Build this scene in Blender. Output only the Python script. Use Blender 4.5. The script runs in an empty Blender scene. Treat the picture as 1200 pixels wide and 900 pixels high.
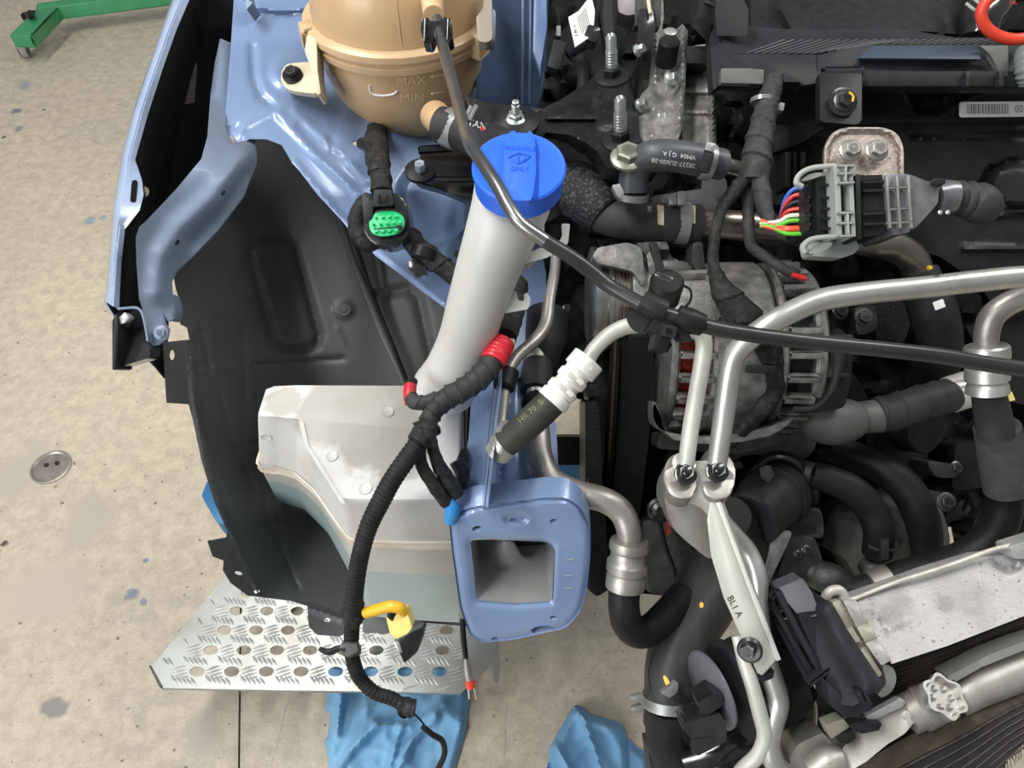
import bpy, bmesh, math, random
import numpy as np
from mathutils import Vector, Matrix
from mathutils.geometry import delaunay_2d_cdt
from mathutils.bvhtree import BVHTree
random.seed(7); np.random.seed(7)
S = bpy.context.scene
COL = S.collection
# ------------------------------------------------------------------ camera
F = 870.0; CAMH = 1.65; PITCH = math.radians(52)
cam = bpy.data.objects.new('camera', bpy.data.cameras.new('camera'))
COL.objects.link(cam); S.camera = cam
cam.location = (0, 0, CAMH); cam.rotation_euler = (math.pi/2 - PITCH, 0, 0)
cam.data.sensor_fit = 'HORIZONTAL'; cam.data.sensor_width = 36; cam.data.lens = 36*F/1200
cam.data.clip_start = .02; cam.data.clip_end = 100
# ------------------------------------------------------------------ world and light
w = bpy.data.worlds.new('workshop_daylight'); S.world = w; w.use_nodes = True
wn = w.node_tree.nodes; wl = w.node_tree.links
bg = wn['Background']
wtc = wn.new('ShaderNodeTexCoord'); wsep = wn.new('ShaderNodeSeparateXYZ'); wramp = wn.new('ShaderNodeValToRGB')
wl.new(wtc.outputs['Generated'], wsep.inputs[0]); wl.new(wsep.outputs['Z'], wramp.inputs[0]); wl.new(wramp.outputs[0], bg.inputs['Color'])
wramp.color_ramp.elements[0].position = 0.0; wramp.color_ramp.elements[0].color = (.30, .30, .30, 1)
wramp.color_ramp.elements[1].position = 1.0; wramp.color_ramp.elements[1].color = (.62, .66, .70, 1)
bg.inputs['Strength'].default_value = 0.54
def lamp(name, loc, aim, sx, sy, power, col=(1, .98, .94)):
    L = bpy.data.lights.new(name, 'AREA'); L.shape = 'RECTANGLE'; L.size = sx; L.size_y = sy; L.energy = power; L.color = col
    o = bpy.data.objects.new(name, L); COL.objects.link(o); o.location = loc
    o.rotation_euler = (Vector(aim) - Vector(loc)).to_track_quat('-Z', 'Y').to_euler(); return o
lamp('ceiling_lamp', (-1.3, .6, 3.6), (0, .4, 1), 2.6, .35, 95)
lamp('ceiling_lamp', (1.7, 1.4, 3.6), (.1, .4, 1), .35, 2.6, 58)
lamp('daylight_gate', (-3.2, -2.2, 2.6), (0, .8, .6), 3.0, 2.2, 125, (.95, .98, 1))
S.view_settings.view_transform = 'Standard'; S.view_settings.look = 'None'
S.view_settings.exposure = 0.0; S.view_settings.gamma = 1.0; S.view_settings.use_curve_mapping = False
# ------------------------------------------------------------------ geometry helpers
CAM = Vector((0, 0, CAMH)); CR = Vector((1, 0, 0))
CF = Vector((0, math.cos(PITCH), -math.sin(PITCH))); CU = Vector((0, math.sin(PITCH), math.cos(PITCH)))
UP = Vector((0, 0, 1)); BACK = Vector((0, 1, 0))
def ray(px, py): return CF + CR*((px-600)/F) + CU*((450-py)/F)
def P(px, py, d): return CAM + ray(px, py)*d
def Pz(px, py, z):
    r = ray(px, py); return CAM + r*((z-CAMH)/r.z)
def mix(a, b, t): return a+(b-a)*t
def tps(pts):
    A = np.array([[p[0]/300., p[1]/300.] for p in pts]); z = np.array([p[2] for p in pts]); n = len(pts)
    if n < 4:
        B = np.c_[A, np.ones(n)]; c = np.linalg.lstsq(B, z, rcond=None)[0]
        return lambda x, y: float(c[0]*x/300.+c[1]*y/300.+c[2])
    def U(r2): return r2*np.log(r2+1e-9)
    K = U(((A[:, None]-A[None])**2).sum(2)); Q = np.c_[np.ones(n), A]
    M = np.zeros((n+3, n+3)); M[:n, :n] = K+np.eye(n)*1e-3; M[:n, n:] = Q; M[n:, :n] = Q.T
    s = np.linalg.solve(M, np.r_[z, 0, 0, 0])
    def f(x, y):
        q = np.array([x/300., y/300.]); return float(s[:n] @ U(((A-q)**2).sum(1)) + s[n]+s[n+1]*q[0]+s[n+2]*q[1])
    return f
def closed_cr(o, k=4):
    n = len(o); out = []
    for i in range(n):
        a, b, c, d = (np.array(o[(i+j-1) % n], float) for j in range(4))
        for q in range(k):
            t = q/k; out.append(tuple(.5*((2*b)+(c-a)*t+(2*a-5*b+4*c-d)*t*t+(3*b-a-3*c+d)*t**3)))
    return out
def fillet(o, r=6, k=4):
    out = []; n = len(o)
    for i in range(n):
        a, b, c = (np.array(o[(i+j-1) % n], float) for j in range(3))
        la, lc = np.linalg.norm(a-b), np.linalg.norm(c-b); q = min(r, la*.45, lc*.45)
        p0 = b+(a-b)/max(la, 1e-6)*q; p1 = b+(c-b)/max(lc, 1e-6)*q
        for j in range(k+1):
            t = j/k; out.append(tuple((1-t)**2*p0+2*t*(1-t)*b+t*t*p1))
    return out
def rot2(o, deg, c):
    a = math.radians(deg); ca, sa = math.cos(a), math.sin(a)
    return [(c[0]+(x-c[0])*ca-(y-c[1])*sa, c[1]+(x-c[0])*sa+(y-c[1])*ca) for x, y in o]
def rr(x0, y0, x1, y1, r=5, deg=0): return rot2(fillet([(x0, y0), (x1, y0), (x1, y1), (x0, y1)], r), deg, ((x0+x1)/2, (y0+y1)/2))
def ell(cx, cy, a, b=None, deg=0, n=20):
    b = a if b is None else b
    return rot2([(cx+a*math.cos(2*math.pi*i/n), cy+b*math.sin(2*math.pi*i/n)) for i in range(n)], deg, (cx, cy))
def inside(o, x, y):
    c = False; n = len(o); j = n-1
    for i in range(n):
        xi, yi = o[i][0], o[i][1]; xj, yj = o[j][0], o[j][1]
        if (yi > y) != (yj > y) and x < (xj-xi)*(y-yi)/(yj-yi)+xi: c = not c
        j = i
    return c
def dens(o, step):
    out = []
    for i in range(len(o)):
        a, b = o[i], o[(i+1) % len(o)]; L = math.hypot(b[0]-a[0], b[1]-a[1]); k = max(1, int(L/step))
        for q in range(k): out.append((a[0]+(b[0]-a[0])*q/k, a[1]+(b[1]-a[1])*q/k))
    return out
def dseg(x, y, a, b):
    dx, dy = b[0]-a[0], b[1]-a[1]; t = max(0, min(1, ((x-a[0])*dx+(y-a[1])*dy)/(dx*dx+dy*dy+1e-9)))
    return math.hypot(x-a[0]-t*dx, y-a[1]-t*dy)
def ridge(path, wpx, h, close=False):     # depth offset: +h goes deeper (groove), -h stands proud
    pr = list(zip(path, path[1:]+([path[0]] if close else []))) if close else list(zip(path, path[1:]))
    x0 = min(p[0] for p in path)-3*wpx; x1 = max(p[0] for p in path)+3*wpx; y0 = min(p[1] for p in path)-3*wpx; y1 = max(p[1] for p in path)+3*wpx
    def f(x, y):
        if x < x0 or x > x1 or y < y0 or y > y1: return 0.
        return h*math.exp(-(min(dseg(x, y, a, b) for a, b in pr)/wpx)**2)
    return f
def area(o, h, soft=4):                   # a raised or sunk field with soft walls
    x0 = min(p[0] for p in o)-soft; x1 = max(p[0] for p in o)+soft; y0 = min(p[1] for p in o)-soft; y1 = max(p[1] for p in o)+soft
    n = len(o)
    def f(x, y):
        if x < x0 or x > x1 or y < y0 or y > y1: return 0.
        dd = min(dseg(x, y, o[i], o[(i+1) % n]) for i in range(n))
        s = dd if inside(o, x, y) else -dd
        t = max(0, min(1, (s+soft)/(2*soft))); return h*t*t*(3-2*t)
    return f
def plus(base, *ad): return lambda x, y: base(x, y)+sum(a(x, y) for a in ad)
def perp(a):
    a = a.normalized(); t = Vector((1, 0, 0)) if abs(a.x) < .8 else Vector((0, 0, 1))
    u = a.cross(t).normalized(); return u, a.cross(u).normalized()
WV = {}
class MB:
    def __init__(s): s.v = []; s.f = []
    def add(s, v, f):
        o = len(s.v); s.v += [Vector(p) for p in v]; s.f += [tuple(i+o for i in q) for q in f]; return s
    def rings(s, R, close=True, cap0=True, cap1=True):
        n = len(R[0]); v = [p for r in R for p in r]; f = []
        for i in range(len(R)-1):
            for j in range(n if close else n-1):
                k = (j+1) % n; f.append((i*n+j, i*n+k, (i+1)*n+k, (i+1)*n+j))
        if close and cap0: f.append(tuple(range(n-1, -1, -1)))
        if close and cap1: f.append(tuple((len(R)-1)*n+j for j in range(n)))
        return s.add(v, f)
    def tubew(s, pts, seg=14, n=8, prof=None, caps=True):    # pts: (Vector, radius)
        p = [np.array([*q[0], q[1]]) for q in pts]; p = [2*p[0]-p[1]]+p+[2*p[-1]-p[-2]]; C = []
        for i in range(len(p)-3):
            a, b, c, d = p[i:i+4]
            for q in range(n):
                t = q/n; C.append(.5*((2*b)+(c-a)*t+(2*a-5*b+4*c-d)*t*t+(3*b-a-3*c+d)*t**3))
        C.append(p[-2]); pos = [Vector(c[:3]) for c in C]; rad = [c[3] for c in C]
        T = [(pos[min(i+1, len(pos)-1)]-pos[max(i-1, 0)]).normalized() for i in range(len(pos))]
        u, _ = perp(T[0]); R = []; L = 0
        for i, c in enumerate(pos):
            if i: L += (c-pos[i-1]).length
            u = (u-T[i]*u.dot(T[i])).normalized(); b = T[i].cross(u)
            R.append([c+(u*math.cos(2*math.pi*j/seg)+b*math.sin(2*math.pi*j/seg))*rad[i]*(prof(L, 2*math.pi*j/seg) if prof else 1) for j in range(seg)])
        return s.rings(R, True, caps, caps)
    def tube(s, pts, **k): return s.tubew([(P(a[0], a[1], a[2]), a[3]*a[2]/F) for a in pts], **k)
    def lathe(s, c, ax, prof, seg=24, cap=True):             # prof: (t along axis, radius) in metres
        u, b = perp(ax); a = ax.normalized()
        return s.rings([[c+a*t+(u*math.cos(2*math.pi*j/seg)+b*math.sin(2*math.pi*j/seg))*r for j in range(seg)] for t, r in prof], True, cap, cap)
    def bev(s, bm, b):
        if b > 0: bmesh.ops.bevel(bm, geom=list(bm.edges), offset=b, segments=2, affect='EDGES', profile=.5, clamp_overlap=True)
        bmesh.ops.recalc_face_normals(bm, faces=list(bm.faces)); bm.verts.index_update()
        s.add([v.co.copy() for v in bm.verts], [[v.index for v in f.verts] for f in bm.faces]); bm.free(); return s
    def prism(s, o, d, vec, bevel=0.0):                      # o: px outline, d: depth or depth function, vec: extrusion in metres
        bm = bmesh.new(); df = d if callable(d) else (lambda x, y: d)
        a = [bm.verts.new(P(x, y, df(x, y))) for x, y in o]; b = [bm.verts.new(v.co+vec) for v in a]; n = len(a)
        bm.faces.new(a); bm.faces.new(b[::-1])
        for i in range(n): bm.faces.new((a[i], b[i], b[(i+1) % n], a[(i+1) % n]))
        return s.bev(bm, bevel)
    def box(s, c, X, Y, Z, sx, sy, sz, bevel=0.0):           # centred box
        bm = bmesh.new(); q = {}
        for i in (-1, 1):
            for j in (-1, 1):
                for k in (-1, 1): q[i, j, k] = bm.verts.new(c+X*(i*sx/2)+Y*(j*sy/2)+Z*(k*sz/2))
        for a in ((-1,), (1,)):
            t = a[0]
            bm.faces.new([q[t, -1, -1], q[t, 1, -1], q[t, 1, 1], q[t, -1, 1]]); bm.faces.new([q[-1, t, -1], q[1, t, -1], q[1, t, 1], q[-1, t, 1]]); bm.faces.new([q[-1, -1, t], q[1, -1, t], q[1, 1, t], q[-1, 1, t]])
        return s.bev(bm, bevel)
    def bar(s, a, b, wd, ht, nrm=None, bevel=0.0):           # straight bar between world points
        X = (b-a); L = X.length; X = X.normalized(); N = nrm or -CF; Y = N.cross(X).normalized(); Z = X.cross(Y)
        return s.box((a+b)/2, X, Y, Z, L, wd, ht, bevel)
    def sheet(s, o, dfn, holes=(), step=6, vec=None):        # dense surface over a px outline; vec gives it thickness
        o = dens(o, step); hs = [dens(h, step) for h in holes]; pts = []; ed = []
        for l in [o]+hs:
            b = len(pts); pts += l; ed += [(b+i, b+(i+1) % len(l)) for i in range(len(l))]
        x0 = min(p[0] for p in o); x1 = max(p[0] for p in o); y0 = min(p[1] for p in o); y1 = max(p[1] for p in o)
        bp = np.array(pts); y = y0+step*.5; r = 0
        while y < y1:
            x = x0+step*(.5 if r % 2 else 0)
            while x < x1:
                if inside(o, x, y) and not any(inside(h, x, y) for h in hs) and ((bp-(x, y))**2).sum(1).min() > (step*.45)**2: pts.append((x, y))
                x += step
            y += step*.87; r += 1
        v, e, f, *_ = delaunay_2d_cdt([Vector(p) for p in pts], ed, [], 0, 1e-4)
        v = [(p.x, p.y) for p in v]; keep = []
        for t in f:
            cx = sum(v[i][0] for i in t)/3; cy = sum(v[i][1] for i in t)/3
            if inside(o, cx, cy) and not any(inside(h, cx, cy) for h in hs): keep.append(tuple(t))
        W = [P(x, y, dfn(x, y)) for x, y in v]
        if vec is None: return s.add(W, keep)
        n = len(W); cnt = {}
        for t in keep:
            for i in range(3):
                a, b = t[i], t[(i+1) % 3]; cnt[(a, b)] = 1
        fs = list(keep)+[tuple(i+n for i in t[::-1]) for t in keep]+[(b, a, a+n, b+n) for (a, b) in cnt if (b, a) not in cnt]
        return s.add(W+[p+vec for p in W], fs)
    def hexhead(s, c, ax, af, h, washer=True, stud=0):       # flange bolt or nut, af = across flats
        a = ax.normalized(); u, b = perp(a); r = af/1.732
        if washer: s.lathe(c, a, [(0, af*.78), (h*.22, af*.78), (h*.4, af*.6)], 20)
        R = []
        for t, q in ((0, 1), (h*.9, 1), (h, .86)): R.append([c+a*t+(u*math.cos(math.pi/3*j)+b*math.sin(math.pi/3*j))*r*q for j in range(6)])
        s.rings(R); s.lathe(c+a*h, a, [(0, r*.62), (-h*.06, r*.55), (-h*.06, .0001)], 14)
        if stud: s.lathe(c, a, [(0, af*.32)]+[(h+stud*i/9*.7, af*(.32 if i % 2 else .28)) for i in range(1, 10)]+[(h+stud*.72, af*.27), (h+stud*.97, af*.27), (h+stud, af*.2)], 14)
        return s
    def build(s, name, m, parent=None, label=None, cat=None, group=None, kind=None, ang=35):
        me = bpy.data.meshes.new(name); c = Vector((0, 0, 0))
        for v in s.v: c += v
        c /= max(1, len(s.v)); me.from_pydata([v-c for v in s.v], [], s.f); me.validate()
        bm = bmesh.new(); bm.from_mesh(me); bmesh.ops.recalc_face_normals(bm, faces=list(bm.faces)); bm.to_mesh(me); bm.free()
        me.polygons.foreach_set('use_smooth', [True]*len(me.polygons)); me.set_sharp_from_angle(angle=math.radians(ang))
        me.materials.append(m); o = bpy.data.objects.new(name, me); COL.objects.link(o)
        o.location = c-(base(parent) if parent else Vector((0, 0, 0)))
        if parent: o.parent = parent
        BASE[o] = c; WV[o] = (s.v, s.f); tag(o, label, cat, group, kind); return o
BASE = {}
def base(o): return BASE[o]
def tag(o, label=None, cat=None, group=None, kind=None):
    for k, x in (('label', label), ('category', cat), ('group', group), ('kind', kind)):
        if x: o[k] = x
    return o
def thing(name, label, cat, at, group=None):
    o = bpy.data.objects.new(name, None); COL.objects.link(o); o.empty_display_size = .02
    p = at if isinstance(at, Vector) else P(*at); o.location = p; BASE[o] = p.copy(); return tag(o, label, cat, group)
BV = {}
def cast(objs, px, py, off=.0004):
    best = None
    for o in objs:
        if o not in BV: BV[o] = BVHTree.FromPolygons(*WV[o])
        r = ray(px, py); h = BV[o].ray_cast(CAM, r.normalized())
        if h[0] is not None and (best is None or h[3] < best[1]): best = (h[0], h[3], h[1])
    if best is None: return None
    n = best[2] if best[2].dot(ray(px, py)) < 0 else -best[2]
    return best[0]-ray(px, py).normalized()*off, n
def depth_on(objs, off=.0004, fallback=.7):
    last = [fallback]
    def f(x, y):
        h = cast(objs, x, y, off)
        if h: last[0] = (h[0]-CAM).dot(CF)
        return last[0]
    return f
def decal(name, outline, objs, m, parent, step=4, off=.0005, label=None):
    return MB().sheet(outline, depth_on(objs, off), step=step).build(name, m, parent, label)
def text(name, s, px, py, size, deg, objs, m, parent, off=.0005, sx=1.0, mir=False, d=None, label=None):
    cu = bpy.data.curves.new(name, 'FONT'); cu.body = s; cu.size = 1; cu.align_x = 'CENTER'; cu.align_y = 'CENTER'; cu.resolution_u = 2
    t = bpy.data.objects.new(name, cu); COL.objects.link(t); bpy.context.view_layer.update()
    me = bpy.data.meshes.new_from_object(t.evaluated_get(bpy.context.evaluated_depsgraph_get()))
    a = math.radians(deg); df = depth_on(objs, off) if objs else (lambda x, y: d); v = []
    for p in me.vertices:
        u = p.co.x*size*sx*(-1 if mir else 1); w_ = -p.co.y*size
        x = px+u*math.cos(a)-w_*math.sin(a); y = py+u*math.sin(a)+w_*math.cos(a); v.append(P(x, y, df(x, y)))
    f = [tuple(q.vertices) for q in me.polygons]; bpy.data.objects.remove(t); bpy.data.meshes.remove(me)
    return MB().add(v, f).build(name, m, parent, label)
# ------------------------------------------------------------------ materials
def mat(name, c1, c2=None, rough=.5, metal=0., scale=60, bump=0., bs=200, coat=0., sss=0., thr=(.35, .65), r2=None, detail=4, speck=None, trans=0):
    m = bpy.data.materials.new(name); m.use_nodes = True; N = m.node_tree.nodes; L = m.node_tree.links; b = N['Principled BSDF']
    tc = N.new('ShaderNodeTexCoord'); geo = N.new('ShaderNodeNewGeometry'); src = geo.outputs['Position']
    b.inputs['Base Color'].default_value = (*c1, 1); b.inputs['Roughness'].default_value = rough; b.inputs['Metallic'].default_value = metal
    if max(c1) < .06 and rough > .3 and metal < .3: b.inputs['Specular IOR Level'].default_value = .2
    b.inputs['Coat Weight'].default_value = coat; b.inputs['Coat Roughness'].default_value = .12
    if sss: b.inputs['Subsurface Weight'].default_value = sss; b.inputs['Subsurface Radius'].default_value = (.02, .012, .006); b.inputs['Subsurface Scale'].default_value = .5
    if c2:
        n = N.new('ShaderNodeTexNoise'); n.inputs['Scale'].default_value = scale; n.inputs['Detail'].default_value = detail; L.new(src, n.inputs['Vector'])
        r = N.new('ShaderNodeValToRGB'); r.color_ramp.elements[0].position = thr[0]; r.color_ramp.elements[1].position = thr[1]
        r.color_ramp.elements[0].color = (*c1, 1); r.color_ramp.elements[1].color = (*c2, 1); L.new(n.outputs['Fac'], r.inputs[0]); out = r.outputs[0]
        if speck:
            n2 = N.new('ShaderNodeTexNoise'); n2.inputs['Scale'].default_value = speck[1]; n2.inputs['Detail'].default_value = 3; L.new(src, n2.inputs['Vector'])
            rr_ = N.new('ShaderNodeValToRGB'); rr_.color_ramp.elements[0].position = speck[2]; rr_.color_ramp.elements[1].position = speck[2]+.04
            L.new(n2.outputs['Fac'], rr_.inputs[0]); mx = N.new('ShaderNodeMix'); mx.data_type = 'RGBA'
            L.new(rr_.outputs[0], mx.inputs['Factor']); L.new(out, mx.inputs['A']); mx.inputs['B'].default_value = (*speck[0], 1); out = mx.outputs['Result']
        L.new(out, b.inputs['Base Color'])
        if r2 is not None:
            mr = N.new('ShaderNodeMapRange'); mr.inputs['To Min'].default_value = rough; mr.inputs['To Max'].default_value = r2
            mr.inputs['From Min'].default_value = thr[0]; mr.inputs['From Max'].default_value = thr[1]; L.new(n.outputs['Fac'], mr.inputs['Value']); L.new(mr.outputs[0], b.inputs['Roughness'])
    if bump:
        n = N.new('ShaderNodeTexNoise'); n.inputs['Scale'].default_value = bs; n.inputs['Detail'].default_value = 3; L.new(src, n.inputs['Vector'])
        bp = N.new('ShaderNodeBump'); bp.inputs['Strength'].default_value = bump; bp.inputs['Distance'].default_value = .001
        L.new(n.outputs['Fac'], bp.inputs['Height']); L.new(bp.outputs[0], b.inputs['Normal'])
    return m
def blotches(m, lst, soft=.3):       # stains with a place of their own: (centre, radius, colour, amount)
    N = m.node_tree.nodes; L = m.node_tree.links; b = N['Principled BSDF']; g = N.new('ShaderNodeNewGeometry')
    src = b.inputs['Base Color'].links[0].from_socket if b.inputs['Base Color'].links else None
    for q, r, col, amt in lst:
        dd = N.new('ShaderNodeVectorMath'); dd.operation = 'DISTANCE'; L.new(g.outputs['Position'], dd.inputs[0]); dd.inputs[1].default_value = q
        n = N.new('ShaderNodeTexNoise'); n.inputs['Scale'].default_value = .9/r; n.inputs['Detail'].default_value = 8; n.inputs['Roughness'].default_value = .65; L.new(g.outputs['Position'], n.inputs['Vector'])
        a_ = N.new('ShaderNodeMath'); a_.operation = 'MULTIPLY_ADD'; L.new(n.outputs['Fac'], a_.inputs[0]); a_.inputs[1].default_value = r*2.0; L.new(dd.outputs['Value'], a_.inputs[2])
        k = N.new('ShaderNodeMapRange'); k.inputs['From Min'].default_value = r*(2.0); k.inputs['From Max'].default_value = r*(2.0-soft); k.inputs['To Max'].default_value = amt; L.new(a_.outputs[0], k.inputs['Value'])
        x = N.new('ShaderNodeMix'); x.data_type = 'RGBA'; L.new(k.outputs[0], x.inputs['Factor']); x.inputs['B'].default_value = (*col, 1)
        if src is not None: L.new(src, x.inputs['A'])
        else: x.inputs['A'].default_value = b.inputs['Base Color'].default_value
        src = x.outputs['Result']
    L.new(src, b.inputs['Base Color']); return m
blue = mat('pale_blue_paint', (.19, .28, .47), (.22, .31, .50), .36, .15, 14, 0, coat=.4)
bluegrey = mat('thin_blue_primer', (.15, .19, .26), (.19, .25, .36), .5, .1, 12, 0, coat=.1)
bluedirt = mat('dusty_blue_paint', (.27, .28, .31), (.30, .29, .275), .45, .1, 16, .1, coat=.2)
bluedark = mat('deep_blue_panel', (.05, .08, .15), (.09, .14, .25), .4, .2, 10, 0, coat=.3)
amber = mat('amber_tank_plastic', (.60, .41, .225), (.52, .345, .185), .28, 0, 12, .04, sss=.15, coat=.15)
amberl = mat('pale_amber_plastic', (.66, .47, .28), (.58, .40, .23), .32, 0, 18, 0, sss=.25)
cream = mat('cream_plastic', (.62, .55, .38), (.55, .49, .34), .45, 0, 20, 0, sss=.15)
whitep = mat('milky_white_plastic', (.53, .525, .505), (.47, .46, .435), .42, 0, 12, .05, sss=.2, coat=.1)
dirtyw = mat('dusty_white_plastic', (.60, .60, .595), (.47, .46, .43), .45, 0, 9, .12, sss=.05, thr=(.5, .7), detail=6, speck=((.60, .57, .50), 420, .62))
fluid = mat('fluid_tinted_plastic', (.33, .43, .44), (.37, .46, .46), .35, 0, 10, 0, sss=.15, coat=.15)
capblue = mat('bright_blue_plastic', (.02, .13, .78), (.025, .15, .82), .38, 0, 12, .04, sss=.1)
blk = mat('black_plastic', (.011, .011, .012), (.018, .018, .020), .42, 0, 40, .05)
blkg = mat('glossy_black_plastic', (.012, .012, .014), (.02, .02, .022), .18, 0, 40, 0, coat=.4)
blkm = mat('matt_black_plastic', (.012, .012, .014), (.020, .020, .023), .6, 0, 70, .12, 900)
gpl = mat('charcoal_plastic', (.016, .017, .020), (.025, .026, .030), .5, 0, 30, .08, 700)
linerm = mat('dusty_liner_plastic', (.078, .082, .090), (.135, .136, .135), .5, 0, 7, .1, 600, thr=(.35, .75), detail=7, speck=((.10, .095, .085), 300, .70))
rub = mat('black_rubber', (.009, .009, .010), (.015, .015, .016), .5, 0, 45, .1, 500)
rubg = mat('grey_rubber', (.026, .026, .027), (.040, .040, .039), .55, 0, 35, .15, 500)
tape = mat('black_cloth_tape', (.016, .016, .017), (.045, .044, .042), .62, 0, 160, .5, 700, thr=(.45, .75))
tapeg = mat('grey_cloth_tape', (.032, .032, .034), (.055, .055, .056), .6, 0, 90, .4, 700)
cast_al = mat('cast_aluminium', (.32, .31, .295), (.18, .175, .168), .5, .55, 90, .5, 500, speck=((.14, .13, .12), 700, .62))
cast_dk = mat('dark_cast_metal', (.075, .075, .073), (.040, .040, .039), .5, .5, 60, .5, 400)
cast_bk = mat('black_cast_iron', (.010, .010, .011), (.018, .018, .018), .36, .3, 90, .7, 500)
void = mat('shaded_engine_metal', (.005, .005, .006), (.012, .012, .012), .65, .2, 40, .4, 200)  # near-black: shade of the deep engine gaps is put into this colour
alu = mat('aluminium_pipe', (.56, .56, .54), (.48, .47, .44), .36, .75, 40, .08, 300, speck=((.28, .27, .25), 500, .72))
aluw = mat('pale_aluminium', (.58, .575, .535), (.49, .48, .44), .5, .35, 50, .15, 300, speck=((.38, .36, .33), 600, .72))
alud = mat('dull_aluminium', (.44, .42, .39), (.33, .31, .285), .4, .7, 30, .15, 300, speck=((.18, .17, .15), 600, .70))
steel = mat('steel', (.50, .49, .46), (.40, .39, .36), .3, .9, 60, .05)
zinc = mat('zinc_plate', (.50, .53, .50), (.38, .42, .40), .35, .75, 160, .1)
brownst = mat('warm_steel_pipe', (.34, .31, .27), (.26, .23, .20), .28, .9, 40, .05)
pitch = mat('pitted_steel', (.34, .29, .25), (.22, .185, .16), .5, .5, 190, .5, 600, speck=((.46, .43, .40), 400, .60))
darkst = mat('dark_steel', (.06, .06, .065), (.10, .10, .10), .3, .8, 80, .1)
hosem = mat('satin_dark_hose', (.030, .031, .033), (.042, .042, .044), .3, .35, 30, .03)
red = mat('red_tape', (.62, .02, .03), (.50, .015, .03), .4, 0, 60, .2)
redp = mat('orange_red_plastic', (.80, .07, .035), (.72, .06, .03), .35, 0, 30, 0)
yel = mat('yellow_sleeve', (.85, .50, .02), (.75, .42, .02), .4, 0, 40, .1)
yelp = mat('pale_yellow_plastic', (.82, .68, .20), (.74, .60, .18), .5, 0, 40, .1)
yelm = mat('yellow_paint_mark', (.85, .50, .04))
green = mat('green_connector_plastic', (.0, .46, .14), (.0, .40, .12), .4, 0, 40, .05)
greenp = mat('green_machine_paint', (.04, .27, .105), (.06, .33, .14), .4, 0, 8, .1, coat=.2)
bluetape = mat('blue_tape', (.03, .26, .62))
cloth = mat('blue_cloth', (.17, .38, .62), (.23, .45, .66), .85, 0, 12, .5, 500, thr=(.3, .7))
clothd = mat('darker_blue_cloth', (.14, .30, .50), (.18, .36, .58), .85, 0, 12, .5, 500)
tread = mat('worn_tread_aluminium', (.40, .42, .40), (.24, .225, .195), .36, .6, 6, .15, 400, thr=(.45, .72), detail=6)
cop = mat('red_copper', (.28, .03, .015), (.10, .01, .006), .3, .6, 200, 0)
paper = mat('white_paper', (.82, .81, .78)); ink = mat('black_ink', (.02, .02, .02)); inkg = mat('grey_ink', (.25, .25, .25)); wink = mat('white_ink', (.70, .70, .68)); yink = mat('faded_yellow_ink', (.15, .155, .06))
core = mat('grey_white_oxidised_aluminium', (.42, .41, .405), (.27, .26, .25), .5, .4, 24, .3, 300, thr=(.42, .68), detail=7, speck=((.20, .18, .165), 260, .645))
fin = mat('brown_grey_fins', (.075, .058, .048), (.05, .04, .034), .5, .5, 100, 0)
findk = mat('black_fins', (.014, .013, .014), (.022, .020, .020), .5, .3, 100, 0)
wire = {k: mat(k+'_wire_jacket', c, None, .35) for k, c in dict(blue=(.04, .13, .5), red=(.65, .03, .03), black=(.02, .02, .02), white=(.75, .70, .6), green=(.12, .55, .03), orange=(.75, .08, .03)).items()}
clampm = mat('grey_clamp_steel', (.34, .35, .34), (.26, .27, .26), .42, .6, 60, .05)
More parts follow.
